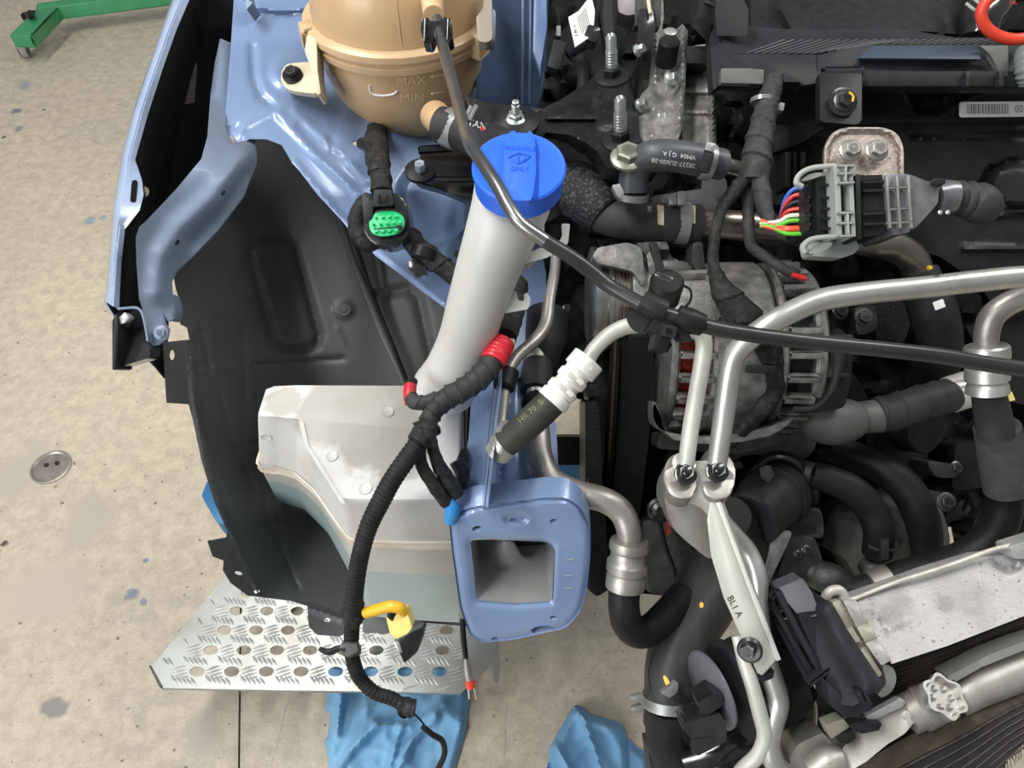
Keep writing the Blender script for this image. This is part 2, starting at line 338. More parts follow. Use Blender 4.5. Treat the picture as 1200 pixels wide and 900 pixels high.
# ------------------------------------------------------------------ floor
from mathutils import noise as NZ
def floor_mat():
    m = bpy.data.materials.new('beige_concrete'); m.use_nodes = True; N = m.node_tree.nodes; L = m.node_tree.links; b = N['Principled BSDF']
    b.inputs['Roughness'].default_value = .62; g = N.new('ShaderNodeNewGeometry')
    def nz(sc, det, p0, p1, c0, c1, rough=.6):
        n = N.new('ShaderNodeTexNoise'); n.inputs['Scale'].default_value = sc; n.inputs['Detail'].default_value = det; n.inputs['Roughness'].default_value = rough; L.new(g.outputs['Position'], n.inputs['Vector'])
        r = N.new('ShaderNodeValToRGB'); r.color_ramp.elements[0].position = p0; r.color_ramp.elements[1].position = p1
        r.color_ramp.elements[0].color = (*c0, 1); r.color_ramp.elements[1].color = (*c1, 1); L.new(n.outputs['Fac'], r.inputs[0]); return r.outputs[0], n.outputs['Fac']
    def mx(a, b_, f, mode='MIX'):
        x = N.new('ShaderNodeMix'); x.data_type = 'RGBA'; x.blend_type = mode
        for s, v in (('A', a), ('B', b_), ('Factor', f)):
            if hasattr(v, 'is_linked'): L.new(v, x.inputs[s])
            else: x.inputs[s].default_value = v
        return x.outputs['Result']
    c, _ = nz(1.3, 6, .38, .66, (.61, .52, .39), (.50, .44, .35))
    s1, _ = nz(28, 8, .40, .60, (.84, .84, .84), (1.08, 1.08, 1.08), .72); c = mx(c, s1, 1.0, 'MULTIPLY')
    s2, _ = nz(240, 4, .40, .62, (.90, .90, .90), (1.08, 1.08, 1.08), .7); c = mx(c, s2, .8, 'MULTIPLY')
    s3, _ = nz(60, 3, .665, .71, (0, 0, 0), (1, 1, 1)); c = mx(c, (.15, .14, .12, 1), s3)
    for px, py, r, col in ((60, 550, .062, (.36, .32, .26)), (95, 620, .10, (.48, .42, .34)), (40, 700, .16, (.51, .445, .355)), (10, 560, .12, (.47, .415, .34)), (230, 860, .05, (.44, .40, .34)), (156, 697, .022, (.22, .24, .27)), (168, 705, .012, (.24, .26, .28)), (62, 830, .03, (.27, .25, .23)), (170, 657, .009, (.22, .24, .27)), (28, 100, .06, (.34, .35, .36)), (20, 130, .03, (.20, .21, .20)), (21, 152, .025, (.25, .27, .28)), (52, 129, .012, (.03, .16, .09)), (5, 637, .012, (.08, .06, .05)), (142, 612, .008, (.55, .52, .48)), (105, 258, .03, (.30, .35, .38)), (120, 255, .02, (.28, .34, .38)), (5, 160, .015, (.08, .08, .08)), (20, 497, .01, (.5, .48, .44))):
        q = Pz(px, py, 0); d = N.new('ShaderNodeVectorMath'); d.operation = 'DISTANCE'; L.new(g.outputs['Position'], d.inputs[0]); d.inputs[1].default_value = q
        n = N.new('ShaderNodeTexNoise'); n.inputs['Scale'].default_value = .6/r; L.new(g.outputs['Position'], n.inputs['Vector'])
        a = N.new('ShaderNodeMath'); a.operation = 'MULTIPLY_ADD'; L.new(n.outputs['Fac'], a.inputs[0]); a.inputs[1].default_value = r*2.2; L.new(d.outputs['Value'], a.inputs[2])
        k = N.new('ShaderNodeMapRange'); k.inputs['From Min'].default_value = r*1.9; k.inputs['From Max'].default_value = r*1.5; L.new(a.outputs[0], k.inputs['Value']); c = mx(c, (*col, 1), k.outputs[0])
    L.new(c, b.inputs['Base Color'])
    n = N.new('ShaderNodeTexNoise'); n.inputs['Scale'].default_value = 90; n.inputs['Detail'].default_value = 5; L.new(g.outputs['Position'], n.inputs['Vector'])
    bp = N.new('ShaderNodeBump'); bp.inputs['Strength'].default_value = .35; bp.inputs['Distance'].default_value = .002; L.new(n.outputs['Fac'], bp.inputs['Height']); L.new(bp.outputs[0], b.inputs['Normal'])
    return m
fm = floor_mat()
fl = MB().add([(-9, -4, -.012), (9, -4, -.012), (9, 14, -.012), (-9, 14, -.012)], [(0, 1, 2, 3)]).build('floor', mat('joint_dirt', (.05, .045, .04)), kind='structure')
ja, jb = Pz(281, 812, 0), Pz(280, 899, 0); jd = (ja-jb).normalized()
def jx(y): return jb.x+jd.x/jd.y*(y-jb.y)
jc = lambda y, s: (jx(y)+s*.0022, y, 0)
MB().add([(-9, -4, 0), jc(-4, -1), jc(14, -1), (-9, 14, 0), (-9, -4, -.01), (jx(-4)-.0022, -4, -.01), (jx(14)-.0022, 14, -.01), (-9, 14, -.01)], [(0, 1, 2, 3), (1, 5, 6, 2)]).build('floor_slab', fm, fl)
MB().add([jc(-4, 1), (9, -4, 0), (9, 14, 0), jc(14, 1), (jx(-4)+.0022, -4, -.01), (jx(14)+.0022, 14, -.01)], [(0, 1, 2, 3), (0, 3, 5, 4)]).build('floor_slab', fm, fl)
scr = mat('pale_scuff', (.55, .50, .42), (.45, .41, .34), .6, 0, 60)
for a, b in (((336, 822), (314, 905)), ((592, 826), (590, 905))):
    q = [(a[0]-1.3, a[1]), (a[0]+1.3, a[1]), (b[0]+1.5, b[1]), (b[0]-1.5, b[1])]
    MB().add([Pz(x, y, .0006) for x, y in q], [(0, 1, 2, 3)]).build('chalk_line', scr, fl, 'faint pale line on the concrete')
def seal(o):
    o.location.z -= 0; return o
# drain
dc = Pz(60, 548, 0); t = thing('floor_drain', 'small round metal drain cover set in the concrete floor', 'drain', dc)
MB().lathe(dc, UP, [(-.002, .050), (.004, .050), (.005, .046), (.001, .042), (-.002, .042)], 32).build('rim', mat('worn_drain_rim', (.42, .40, .36), None, .4, .7), t)
MB().lathe(dc+UP*.0012, UP, [(-.002, .042), (.0, .042), (.0006, .038), (0, .001)], 32).build('cover', mat('drain_cover_metal', (.26, .22, .19), (.34, .30, .27), .45, .5, 60), t)
for dx, dy in ((-.014, .006), (.012, .012)): MB().lathe(dc+Vector((dx, dy, .0015)), UP, [(-.001, .006), (.003, .006), (.003, .004)], 12).build('cover_screw', darkst, t)
# green hoist leg
t = thing('engine_hoist_leg', 'green steel hoist leg on a small caster standing on the concrete', 'hoist', Pz(62, 14, 0))
a, b, c = Pz(60, 15, .11), Pz(330, -22, .11), Pz(27, 49, .11)
m = MB(); m.bar(a+Vector((-.05, 0, 0)), b, .06, .06, UP, .006); m.build('cross_beam', greenp, t)
m = MB(); m.bar(a, c, .09, .055, UP, .006); m.build('foot_beam', greenp, t)
q = Pz(29, 60, .028)
MB().lathe(q-CR*.012, CR+UP*.0+BACK*.25, [(0, .020), (0, .028), (.024, .028), (.024, .020), (.018, .018)], 20).build('wheel', mat('grey_caster_wheel', (.35, .34, .33), None, .5), t)
MB().box(q+UP*.025, CR, BACK, UP, .04, .04, .02, .003).box(q+Vector((-.02, 0, .005)), CR, BACK, UP, .004, .03, .05, .001).build('caster_fork', zinc, t)
m = MB(); m.bar(Pz(27, 20, .12), Pz(42, 17, .13), .03, .03, UP, .006); m.tubew([(Pz(33, 20, .10), .02), (Pz(36, 16, .17), .014)]); m.build('lock_knob', blk, t)
MB().bar(Pz(76, 0, .02), Pz(92, 0, .02), .08, .03, UP, .004).build('wooden_block', mat('dark_brown_wood', (.07, .035, .03))).update_tag()
tag(bpy.data.objects['wooden_block'], 'small dark block lying behind the green hoist leg', 'block')
# step plate
PZ = .20
pf = lambda x, y: (Pz(x, y, PZ)-CAM).dot(CF)
t = thing('tread_step', 'perforated aluminium tread plate step standing under the wheel liner', 'step', Pz(380, 740, 0))
holes = []
for yy, x0, dx, n in ((787, 231, 40.6, 8), (762, 247, 38.8, 8), (738.5, 263, 37.2, 9), (716, 277, 35.7, 8), (695, 290, 34, 8)):
    for k in range(n): holes.append((x0+k*dx, yy, dx))
outl = [(272, 664), (178, 781), (192, 806), (540, 812), (563, 792), (584, 756), (586, 664)]
pl = MB().sheet(outl, pf, [ell(h[0], h[1], h[2]*.22, h[2]*.145, -6, 18) for h in holes if h[0] < 560], 12, Vector((0, 0, -.003))).build('plate', tread, t)
m = MB()
def lens(x0, y0, x1, y1, wpx):
    a, b = Pz(x0, y0, PZ), Pz(x1, y1, PZ); d = (b-a); L = d.length; d.normalize(); s = Vector((-d.y, d.x, 0)); R = []
    ww = wpx*pf(x0, y0)/F
    for tt in (0, .2, .5, .8, 1):
        h = math.sin(math.pi*tt); c = a+d*L*tt; R.append([c-s*ww*(h*.9+.1), c+UP*.0013*(h+.05), c+s*ww*(h*.9+.1)])
    v = [p for r in R for p in r]; f = []
    for i in range(4):
        for j in (0, 1): f.append((i*3+j, i*3+j+1, i*3+j+4, i*3+j+3))
    m.add(v, f)
cells = list(holes)+[(x0-dx, yy, dx) for yy, x0, dx in ((787, 231, 40.6), (762, 247, 38.8), (738.5, 263, 37.2), (716, 277, 35.7))]+[(231+k*40.6-14, 810, 41) for k in range(8)]
for hx, hy, dx in cells:
    s = dx/40.6
    for k in range(4):       # group beside the hole
        x, y = hx+dx*.5+(k-1.5)*1.2*s, hy+2*s+(k-1.5)*4.0*s
        if inside(outl, x-11*s, y+4) and inside(outl, x+12*s, y-4) : lens(x-9.5*s, y+3.2*s, x+9.5*s, y-3.2*s, 1.7)
    for k in range(5):       # group above the hole
        x, y = hx-2+(k-2)*5.6*s, hy-12.4*s+(k-2)*.6
        if inside(outl, x-4, y-7) and inside(outl, x+4, y+7): lens(x-3.2*s, y-5.2*s, x+3.2*s, y+5.2*s, 1.9)
m.build('tread_bars', mat('polished_tread', (.66, .67, .65), (.50, .49, .46), .3, .5, 20), t, kind='stuff')
MB().bar(Pz(178, 782, PZ-.012), Pz(190, 806, PZ-.012), .003, .022, UP).build('side_flange', darkst, t)
MB().prism([(565, 790), (584, 757), (586, 775), (584, 802), (580, 800), (576, 778), (568, 786)], pf, Vector((0, 0, -.006))).build('side_flange', tread, t)
MB().bar(Pz(192, 806.5, PZ-.006), Pz(540, 812.5, PZ-.006), .003, .011, UP).build('front_lip', tread, t)
for x in (310, 540):
    q = Pz(x, 668, PZ); MB().bar(q-UP*.006, Vector((q.x, q.y, 0)), .03, .03, BACK, .002).build('leg', alud, t)
# blue lift pad seen past the liner
t = thing('blue_lift_arm', 'blue painted lift arm end showing past the liner edge', 'lift arm', Pz(255, 590, .0))
la = mat('mid_blue_lift_paint', (.035, .16, .34), (.05, .19, .37), .45, .1, 10)
MB().prism(fillet([(236, 581), (243, 563), (300, 560), (300, 612), (256, 614), (250, 606)], 3), lambda x, y: (Pz(x, y, .22)-CAM).dot(CF), Vector((0, 0, -.05)), .002).build('arm', la, t)
q = Pz(290, 590, .17); MB().bar(q, Vector((q.x, q.y, 0)), .05, .05, BACK).build('post', la, t)
t = thing('blue_jack_beam', 'blue steel beam on the floor seen through the engine bay gap', 'beam', Pz(670, 560, .0))
MB().prism([(600, 528), (760, 528), (760, 640), (600, 640)], lambda x, y: (Pz(x, y, .16)-CAM).dot(CF), Vector((0, 0, -.15)), .004).build('beam', mat('dark_teal_beam_paint', (.02, .09, .17), (.03, .11, .20), .45, 0, 10), t)
# cloths
def cloth_sheet(name, o, m, hgt, seed, folds, label):
    def d(x, y):
        z = .006; p = Pz(x, y, 0)
        n1 = NZ.noise(Vector((p.x*7+seed, p.y*7, 0))); n2 = NZ.noise(Vector((p.x*19, p.y*13+seed, 3))); n3 = NZ.noise(Vector((p.x*40, p.y*32+seed, 9)))
        z += hgt*(1-abs(n1)*2.6)**2*.6+hgt*.5*(1-abs(n2)*2)+hgt*.14*n3+hgt*.5
        for path, wd, hh in folds: z += hh*math.exp(-(min(dseg(x, y, a, b) for a, b in zip(path, path[1:]))/wd)**2)
        e = min(dseg(x, y, o[i], o[(i+1) % len(o)]) for i in range(len(o))); z *= min(1, .15+e/9)
        return (Pz(x, y, max(.004, z))-CAM).dot(CF)
    MB().sheet(closed_cr(o, 3), d, step=3.2, vec=Vector((0, 0, -.002))).build(name, m, None, label, 'cloth', ang=60)
cloth_sheet('shop_cloth', [(378, 775), (383, 815), (381, 832), (387, 836), (384, 862), (381, 870), (386, 905), (382, 935), (530, 940), (534, 900), (545, 860), (549, 830), (548, 812), (530, 775)], cloth, .032, 2.0, [([(440, 850), (410, 880), (395, 905)], 6, .03), ([(470, 850), (455, 905)], 5, .03), ([(400, 815), (395, 860)], 5, .025), ([(510, 840), (480, 870), (465, 905)], 6, .03), ([(440, 848), (480, 852), (520, 826)], 5, .02)], 'crumpled light blue cloth on the floor under the tread plate')
cloth_sheet('shop_cloth', [(646, 872), (656, 855), (669, 832), (678, 826), (690, 836), (715, 843), (730, 850), (735, 872), (738, 905), (735, 930), (645, 930), (643, 890)], cloth, .034, 7.3, [([(678, 828), (690, 860), (705, 905)], 4, .02), ([(650, 872), (668, 905)], 5, .03)], 'crumpled light blue cloth on bare floor, right of the other one')
cloth_sheet('shop_cloth', [(732, 868), (745, 874), (760, 886), (764, 905), (758, 930), (732, 930)], clothd, .015, 4.1, [], 'small darker blue cloth corner beside the right crumpled cloth')

# ------------------------------------------------------------------ left body
t = thing('front_fender', 'pale blue car fender edge along the concrete floor side', 'fender', P(140, 250, .74))
sta = [(-60, 226, 243, 1.02), (0, 203, 218, .95), (30, 192, 205, .92), (75, 176, 189, .875), (130, 157, 171, .83), (183, 143, 156, .79), (207, 139, 164, .775), (224, 136, 166, .765), (242, 133, 161, .755), (264, 131, 144, .745), (300, 128, 140, .73), (335, 125, 138, .715), (358, 122, 137, .705)]
R = []; LN = []
for y, xo, xi, d in sta:
    yo = y-4; I = P(xi, y+3, d+.004); K = P(mix(xo, xi, .55) if xi-xo < 20 else xo+9, y, d-.003); C_ = P(xo+3.5, yo, d+.004); O = P(xo, yo, d+.020)
    O2 = O+Vector((.0, 0, -.06)); O3 = O+Vector((.01, 0, -.10)); fwd = [I, K, C_, O, O2, O3]; LN.append((I, O))
    R.append(fwd+[q+Vector((.0016, 0, -.0014)) for q in fwd[::-1]])
MB().rings(R).build('outer_skin', mat('lit_fender_paint', (.38, .49, .70), (.44, .54, .74), .25, .2, 10, coat=.8), t, ang=50)  # body blue made paler, edge highlights painted into the colour
cavity_shade = mat('cavity_shade_black', (.004, .004, .005), None, .85)  # near-black colour standing in for shade inside gaps, slot and holes
MB().rings([[i_+Vector((.001, 0, -.002)), i_*.4+o_*.6+Vector((.0, 0, -.03)), o_+Vector((.004, 0, -.05)), o_+Vector((.014, 0, -.12)), o_+Vector((.016, 0, -.12)), o_+Vector((.007, 0, -.05)), i_*.4+o_*.6+Vector((.004, 0, -.032)), i_+Vector((.002, 0, -.006))] for i_, o_ in LN]).build('inner_shade_lining', cavity_shade, t, ang=60)  # added black sheet, paints the inside of the skin as deep shade
sk = bpy.data.objects['outer_skin']; decal('slot', rr(153.5, 211, 160.5, 237, 3.4, 5), [sk], cavity_shade, sk, 5, .0012)
MB().hexhead(P(168, 225, .80), -CF, .008, .004).build('clip', cream, t)
# cavity behind the fender
t = thing('fender_cavity_shade', 'black shield painting the shade deep inside the gap behind the blue fender', 'shield', P(200, 150, 1.02))
sh = MB().sheet([(225, -60), (205, 20), (165, 140), (140, 205), (128, 300), (124, 350), (138, 372), (170, 372), (205, 300), (240, 200), (262, 120), (300, -60)], tps([(225, -60, 1.15), (165, 140, .95), (136, 370, .80), (262, 120, .98), (300, -60, 1.15), (180, 300, .86)]), step=14, vec=UP*-.004).build('shield', cavity_shade, t)  # black sheet stands in for the unlit depth of the cavity
decal('opening_patch', [(229, 60), (231, 78), (228, 120), (209, 124), (213, 92), (220, 80)], [sh], mat('brown_grey_felt', (.085, .07, .058), (.06, .05, .042), .8, 0, 90), t, 6, .002, 'brown grey felt patch')
# brace
bd = plus(tps([(262, 60, .90), (264, 110, .86), (268, 165, .80), (298, 190, .82), (245, 200, .765), (280, 235, .80), (205, 240, .745), (165, 270, .72), (225, 305, .77), (163, 330, .71), (200, 330, .75), (180, 405, .705), (195, 390, .715)]),
          ridge([(285, 185), (252, 232), (212, 268), (192, 300), (186, 340)], 15, -.010), ridge([(287, 205), (262, 248), (225, 288)], 7, .004), ridge([(251, 110), (256, 60)], 4, .004))
bo = [(258, 45), (270, 50), (268, 105), (264, 150), (270, 168), (299, 163), (300, 190), (285, 230), (255, 270), (225, 301), (206, 318), (200, 330), (201, 345), (205, 362), (203, 374), (197, 377), (192, 368), (193, 378), (198, 386), (196, 397), (186, 404), (177, 406), (174, 390), (170, 372), (163, 350), (160, 310), (159, 278), (163, 266), (172, 258), (208, 220), (236, 186), (243, 160), (247, 108), (252, 72)]
t = thing('fender_support_brace', 'grey-blue pressed steel brace running down to the black bracket', 'brace', P(230, 240, .76))
br = MB().sheet(bo, bd, [ell(261, 226, 4, 2.6, -50, 10), ell(207, 284, 4.2, 3, -45, 10)], 4, CF*.003).build('pressing', bluegrey, t)
MB().prism(ell(261, 227, 7, 7), .80, CF*.001).prism(ell(207, 285, 7, 7), .775, CF*.001).build('hole_shadow', cavity_shade, t)
MB().hexhead(P(189, 390, .703), -CF, .009, .004).build('welded_nut', bluegrey, t)
MB().prism(closed_cr([(191, 345), (200, 345), (204, 360), (203, 373), (197, 376), (192, 366)], 2), .74, CF*.02, .001).build('hook_tab', bluegrey, t)
MB().prism(fillet([(139, 361), (162, 361), (167, 371), (172, 395), (176, 413), (173, 420), (150, 427), (137, 431), (137, 390)], 3), tps([(139, 361, .735), (162, 361, .725), (176, 413, .69), (137, 431, .70)]), CF*.02, .002).build('bumper_bracket', blkg)
t = bpy.data.objects['bumper_bracket']; tag(t, 'glossy black plastic bracket hanging at the fender end', 'bracket')
MB().prism([(131, 376), (136, 366), (139, 380), (136, 432), (131, 434)], .69, CF*.03, .001).build('side_flange', blk, t)
MB().prism([(139, 372), (146, 366), (152, 372), (147, 378), (141, 380)], .693, CF*.01, .0005).build('clip', mat('pale_clip', (.5, .5, .5), None, .3, .5), t)
MB().tube([(138, 362, .70, 1.6), (150, 361, .70, 1.6), (161, 361, .70, 1.6), (167, 368, .70, 1.6), (171, 385, .70, 1.6), (174, 405, .70, 1.6)], seg=6, n=3).build('bracket_lip', bluegrey, t)
# inner apron
ad = plus(tps([(275, -40, .98), (262, 160, .815), (330, 168, .83), (400, 250, .835), (470, 310, .825), (530, 365, .81), (420, 150, .88), (500, 240, .88), (400, 20, 1.0), (300, 60, .90), (600, 300, .90), (640, 100, 1.08), (560, 150, .97)]),
          ridge([(296, 55), (297, 90), (305, 112), (322, 127)], 5, .006), area(ell(344, 84, 26, 22), -.007, 7), ridge([(283, 158), (285, 148), (322, 128), (345, 142)], 5.5, -.004), ridge([(323, 131), (372, 184), (420, 228)], 5, -.005), ridge([(345, 130), (392, 174), (430, 212)], 5, -.004),
          ridge([(262, 150), (280, 148)], 3, .003), ridge([(345, 190), (395, 250), (440, 290), (520, 355)], 4, -.004), area(closed_cr([(478, 205), (530, 215), (538, 262), (520, 284), (490, 282), (470, 250)], 3), .016, 8), ridge([(500, 290), (535, 275), (550, 262)], 3, -.006),
          area(ell(536, 297, 16, 15), -.004, 4), ridge([(388, 165), (392, 178), (404, 186)], 5, .004), ridge([(300, 8), (330, 12), (372, 8)], 4, -.012), area(ell(280, 3, 13, 6), .01, 4))
ao = [(276, -45), (274, 0), (270, 60), (263, 146), (262, 168), (268, 175), (279, 170), (292, 163), (312, 163), (330, 170), (342, 190), (352, 202), (372, 228), (400, 258), (415, 276), (430, 288), (440, 300), (470, 322), (500, 345), (528, 366), (575, 400), (640, 390), (640, 320), (625, 250), (600, 215), (600, 160), (590, 140), (590, 0), (590, -45)]
t = thing('inner_apron', 'pale blue pressed inner apron panel under the amber tank', 'body panel', P(400, 180, .87))
ap = MB().sheet(ao, ad, [ell(417, 168, 4.5, 3, 20, 10), ell(535, 297, 4, 5, 0, 10)], 3.2, CF*.003).build('pressing', blue, t)
MB().lathe(cast([ap], 268, 167)[0], -CF, [(-.002, .0075), (.001, .007), (.002, .004)], 14).build('weld_spot', mat('brown_weld', (.33, .27, .22)), t)
MB().prism([(291, 0), (296, 3), (289, 11), (287, -20)], .90, CF*.03).build('hinge_tab', bluegrey, t)
MB().prism([(575, -45), (640, -45), (643, 0), (641, 60), (637, 105), (628, 132), (600, 138), (560, 118), (552, 60), (560, -45)], tps([(575, 0, .90), (640, 0, 1.0), (630, 130, .98), (560, 118, .90), (612, 60, .93)]), CF*.03, .004).build('strut_tower', bluedark, t)
for x0, x1 in ((613, 612), (622, 621)): MB().tube([(x0, -40, .915, 2.3), (x0, 40, .92, 2.5), (x1, 122, .93, 2)], seg=8, n=4).build('pressed_bead', bluedark, t)
MB().prism([(648-22, -20), (641, -20), (641, 30), (634, 90), (624, 60)], .905, CF*.02, .002).build('side_gusset', mat('mid_blue_panel', (.10, .17, .33), (.08, .13, .25), .4, .1, 10), t)
MB().tube([(416, 168, .85, 0.5), (417, 168, .85, .5)], seg=4, n=1).v
# black arch cover right of apron (dark pocket) and bracket under the tank
t = thing('tank_mount_bracket', 'black steel bracket bolted under the amber tank with a blue nut', 'bracket', P(520, 205, .80))
MB().prism(fillet([(480, 200), (492, 190), (492, 176), (530, 172), (600, 178), (600, 228), (560, 240), (515, 222), (486, 214)], 6), tps([(480, 205, .82), (600, 178, .86), (560, 240, .80)]), CF*.02, .002).build('plate', blkg, t)
MB().bar(P(490, 176, .83), P(575, 170, .84), .008, .01, None, .002).build('ridge', blkg, t)
MB().bar(P(487, 211, .80), P(560, 210, .80), .006, .008, None, .002).build('ridge', blkg, t)
MB().lathe(P(493, 202, .80), UP-CF*.3, [(0, .017), (.004, .017), (.006, .012)], 20).build('washer', blk, t)
MB().hexhead(P(493, 200, .795), UP-CF*.3, .0105, .011, False).build('nut', mat('pale_blue_nut', (.45, .52, .62), None, .4, .4), t)
# ------------------------------------------------------------------ wheel liner
lo = [(290, 140), (275, 215), (240, 275), (210, 312), (203, 322), (206, 338), (210, 352), (211, 380), (219, 384), (222, 398), (191, 401), (193, 440), (195, 472), (221, 474), (226, 492), (236, 540), (251, 588), (266, 622), (265, 630), (243, 634), (249, 652), (262, 657), (261, 668), (270, 683), (290, 698), (340, 704), (360, 710), (362, 735), (372, 744), (398, 746), (410, 740), (430, 727), (500, 730), (560, 735), (610, 660), (610, 400), (560, 300), (430, 180), (330, 130)]
ld = plus(tps([(290, 160, .93), (240, 280, .84), (205, 330, .82), (195, 440, .80), (240, 550, .83), (265, 630, .87), (300, 690, .91), (380, 735, .93), (430, 727, .945), (330, 300, .985), (330, 450, 1.0), (300, 560, .98), (420, 400, 1.02), (560, 400, 1.02), (430, 640, 1.03), (600, 600, 1.02), (350, 180, .98), (500, 725, .96)]),
          ridge([(293, 292), (300, 281), (335, 278), (346, 290), (374, 392), (371, 404), (362, 409), (332, 410), (321, 401), (295, 310)], 5.5, .009, True), ridge([(443, 346), (478, 338), (490, 350), (508, 430)], 6, .008), ridge([(440, 345), (440, 352)], 4, .01),
          area(ell(403, 363, 12, 11), -.004, 2), ridge([(235, 388), (247, 433)], 2.8, .005), ridge([(229, 440), (245, 432), (275, 433)], 2.8, -.003), ridge([(258, 463), (277, 525), (300, 575)], 3, .004), ridge([(250, 534), (300, 521)], 3, .003), ridge([(298, 428), (402, 420)], 3.2, .005), ridge([(300, 465), (312, 600), (350, 690)], 3, .003),
          ridge([(305, 610), (380, 598)], 3, .003), ridge([(325, 130+470), (332, 640)], 3, .002), ridge([(222, 390), (228, 470), (245, 560), (262, 605), (300, 690)], 4, -.008), ridge([(285, 385), (288, 470)], 3, .003), ridge([(395, 385), (404, 402)], 2.5, -.002), ridge([(300, 700), (362, 712), (430, 735)], 3, -.006))
t = thing('wheel_arch_liner', 'large dusty black plastic wheel arch liner with pressed panels', 'liner', P(330, 450, .98))
li = MB().sheet(lo, ld, [ell(201, 416, 3.6, 6.4, 0, 12), ell(279, 672, 5, 2.6, 10, 10), ell(299, 694, 2.5, 2.5, 0, 8), ell(303, 693, 1.5, 2, 0, 8), ell(383, 727, 4, 3, -20, 10)], 3.2, CF*.003).build('shell', linerm, t)
MB().tube([(388, 235, .97, 4), (400, 262, .97, 4), (412, 300, .975, 4), (428, 340, .985, 4), (450, 395, .99, 4), (475, 452, 1.0, 4), (480, 480, 1.0, 4)], seg=8, n=4).build('edge_bead', linerm, t)
MB().tube([(402, 245, .96, 2.5), (418, 290, .97, 3), (436, 345, .985, 3), (462, 410, .99, 3), (480, 455, 1.0, 3)], seg=8, n=4).build('edge_bead', blk, t)
q = cast([li], 403, 363); MB().lathe(q[0], q[1], [(0, .010), (.002, .009), (.002, .005), (.003, .004), (.003, .001)], 16).build('push_clip', linerm, t)
MB().prism(fillet([(425, 722), (492, 726), (499, 733), (496, 748), (488, 766), (473, 778), (469, 758), (466, 742), (425, 742)], 3), .90, CF*.01, .001).build('corner_flap', linerm, t)
MB().lathe(P(491, 739, .897), -CF, [(0, .0055), (.001, .005)], 12).build('rivet', mat('pale_rivet', (.6, .6, .58), None, .4), t)
# ------------------------------------------------------------------ coolant tank
TC = P(467, 17, .86)
def superell(c, a, b, h, t0, t1, n=14, seg=44, pw=2.3):
    R = []
    for i in range(n+1):
        th = mix(t0, t1, i/n); r = max(.002, abs(math.cos(th))**(2/pw)); z = math.copysign(abs(math.sin(th))**(2/pw), math.sin(th))*h
        R.append([c+Vector((a*r*math.cos(2*math.pi*j/seg), b*r*math.sin(2*math.pi*j/seg), z)) for j in range(seg)])
    return R
t = thing('coolant_tank', 'round amber plastic coolant tank with MAX and MIN marks', 'tank', TC)
low = MB().rings(superell(TC, .101, .098, .152, 0, -math.pi/2*.99, pw=2.15), cap0=False).build('lower_shell', amber, t)
upp = MB().rings(superell(TC, .099, .096, .115, 0, math.pi/2*.99), cap0=False).build('upper_shell', amber, t)
ring = lambda z, k: [TC+Vector((.101*k*math.cos(2*math.pi*j/48), .098*k*math.sin(2*math.pi*j/48), z)) for j in range(48)]
MB().rings([ring(-.016, .98), ring(-.018, 1.05), ring(-.011, 1.06), ring(-.009, 1.03), ring(-.005, 1.03), ring(-.003, 1.085), ring(.004, 1.085), ring(.006, 1.06), ring(.007, .98)], cap0=False, cap1=False).build('seam_flange', amberl, t)
for a in (-158, -28, -75+55): 
    q = TC+Vector((.107*math.cos(math.radians(a)), .103*math.sin(math.radians(a)), -.008)); X = (q-TC).normalized()
    if a in (-158, -28): MB().box(q, X, UP.cross(X), UP, .016, .026, .03, .003).build('corner_lug', amberl, t)
a0 = math.radians(-82); MB().tubew([(TC+Vector((.0992*math.cos(a0)*abs(math.cos(th))**.87, .0962*math.sin(a0)*abs(math.cos(th))**.87, .1152*math.sin(th)**.87)), .0006) for th in (.08, .3, .6, .9, 1.2)], seg=6, n=3).build('moulded_rib', amber, t)
hr = [(TC+Vector((.0998*.762*math.cos(math.radians(a)), .0968*.762*math.sin(math.radians(a)), .0826)), .0010) for a in range(-165, -14, 12)]
MB().tubew(hr, seg=6, n=2).build('moulded_rib', amber, t)
nz = P(507, 14, .74); MB().tubew([(P(503, -60, .80), .014), (P(506, -10, .77), .0125), (P(508, 18, .745), .0105)], seg=18).build('nozzle', amberl, t)
emb = mat('amber_emboss', (.74, .54, .33), None, .35)
text('level_lettering', 'MAX', 482, 95, 14, -3, [low], emb, low, sx=1.15); text('level_lettering', 'MIN', 483, 115, 14, -2, [low], emb, low, sx=1.15)
for y in (89, 109): MB().tube([(506, y+1, (cast([low], 506, y)[0]-CAM).dot(CF), 1.5), (520, y-2, (cast([low], 520, y)[0]-CAM).dot(CF), 1.5)], seg=6, n=2).build('level_mark', emb, low)
wp = [(433, 100), (434, 106), (437, 110), (447, 112), (458, 111), (463, 109), (466, 106)]
MB().tube([(x, y, (cast([low], x, y)[0]-CAM).dot(CF), 1.4 if i < 6 else .5) for i, (x, y) in enumerate(wp)], seg=6, n=3).build('paint_mark', mat('white_paint_mark', (.85, .80, .80)), t, 'white brushed paint mark')
MB().prism(fillet([(360, 40), (371, 44), (372, 82), (376, 110), (371, 111), (366, 84), (357, 60)], 3), .815, CF*.03, .002).build('mounting_arm', cream, t)
MB().prism(fillet([(335, 75), (362, 72), (371, 80), (371, 110), (345, 107), (334, 103), (329, 95), (330, 83)], 5), tps([(335, 75, .865), (371, 80, .85), (371, 110, .835), (330, 105, .845)]), CF*.012, .002).build('mounting_tab', cream, t)
MB().hexhead(P(343, 88, .848), -CF*.85+UP*.5, .0125, .010).lathe(P(343, 88.5, .849), -CF*.85+UP*.5, [(0, .0115), (.002, .0115), (.003, .009)], 20).build('bolt', blk, t)
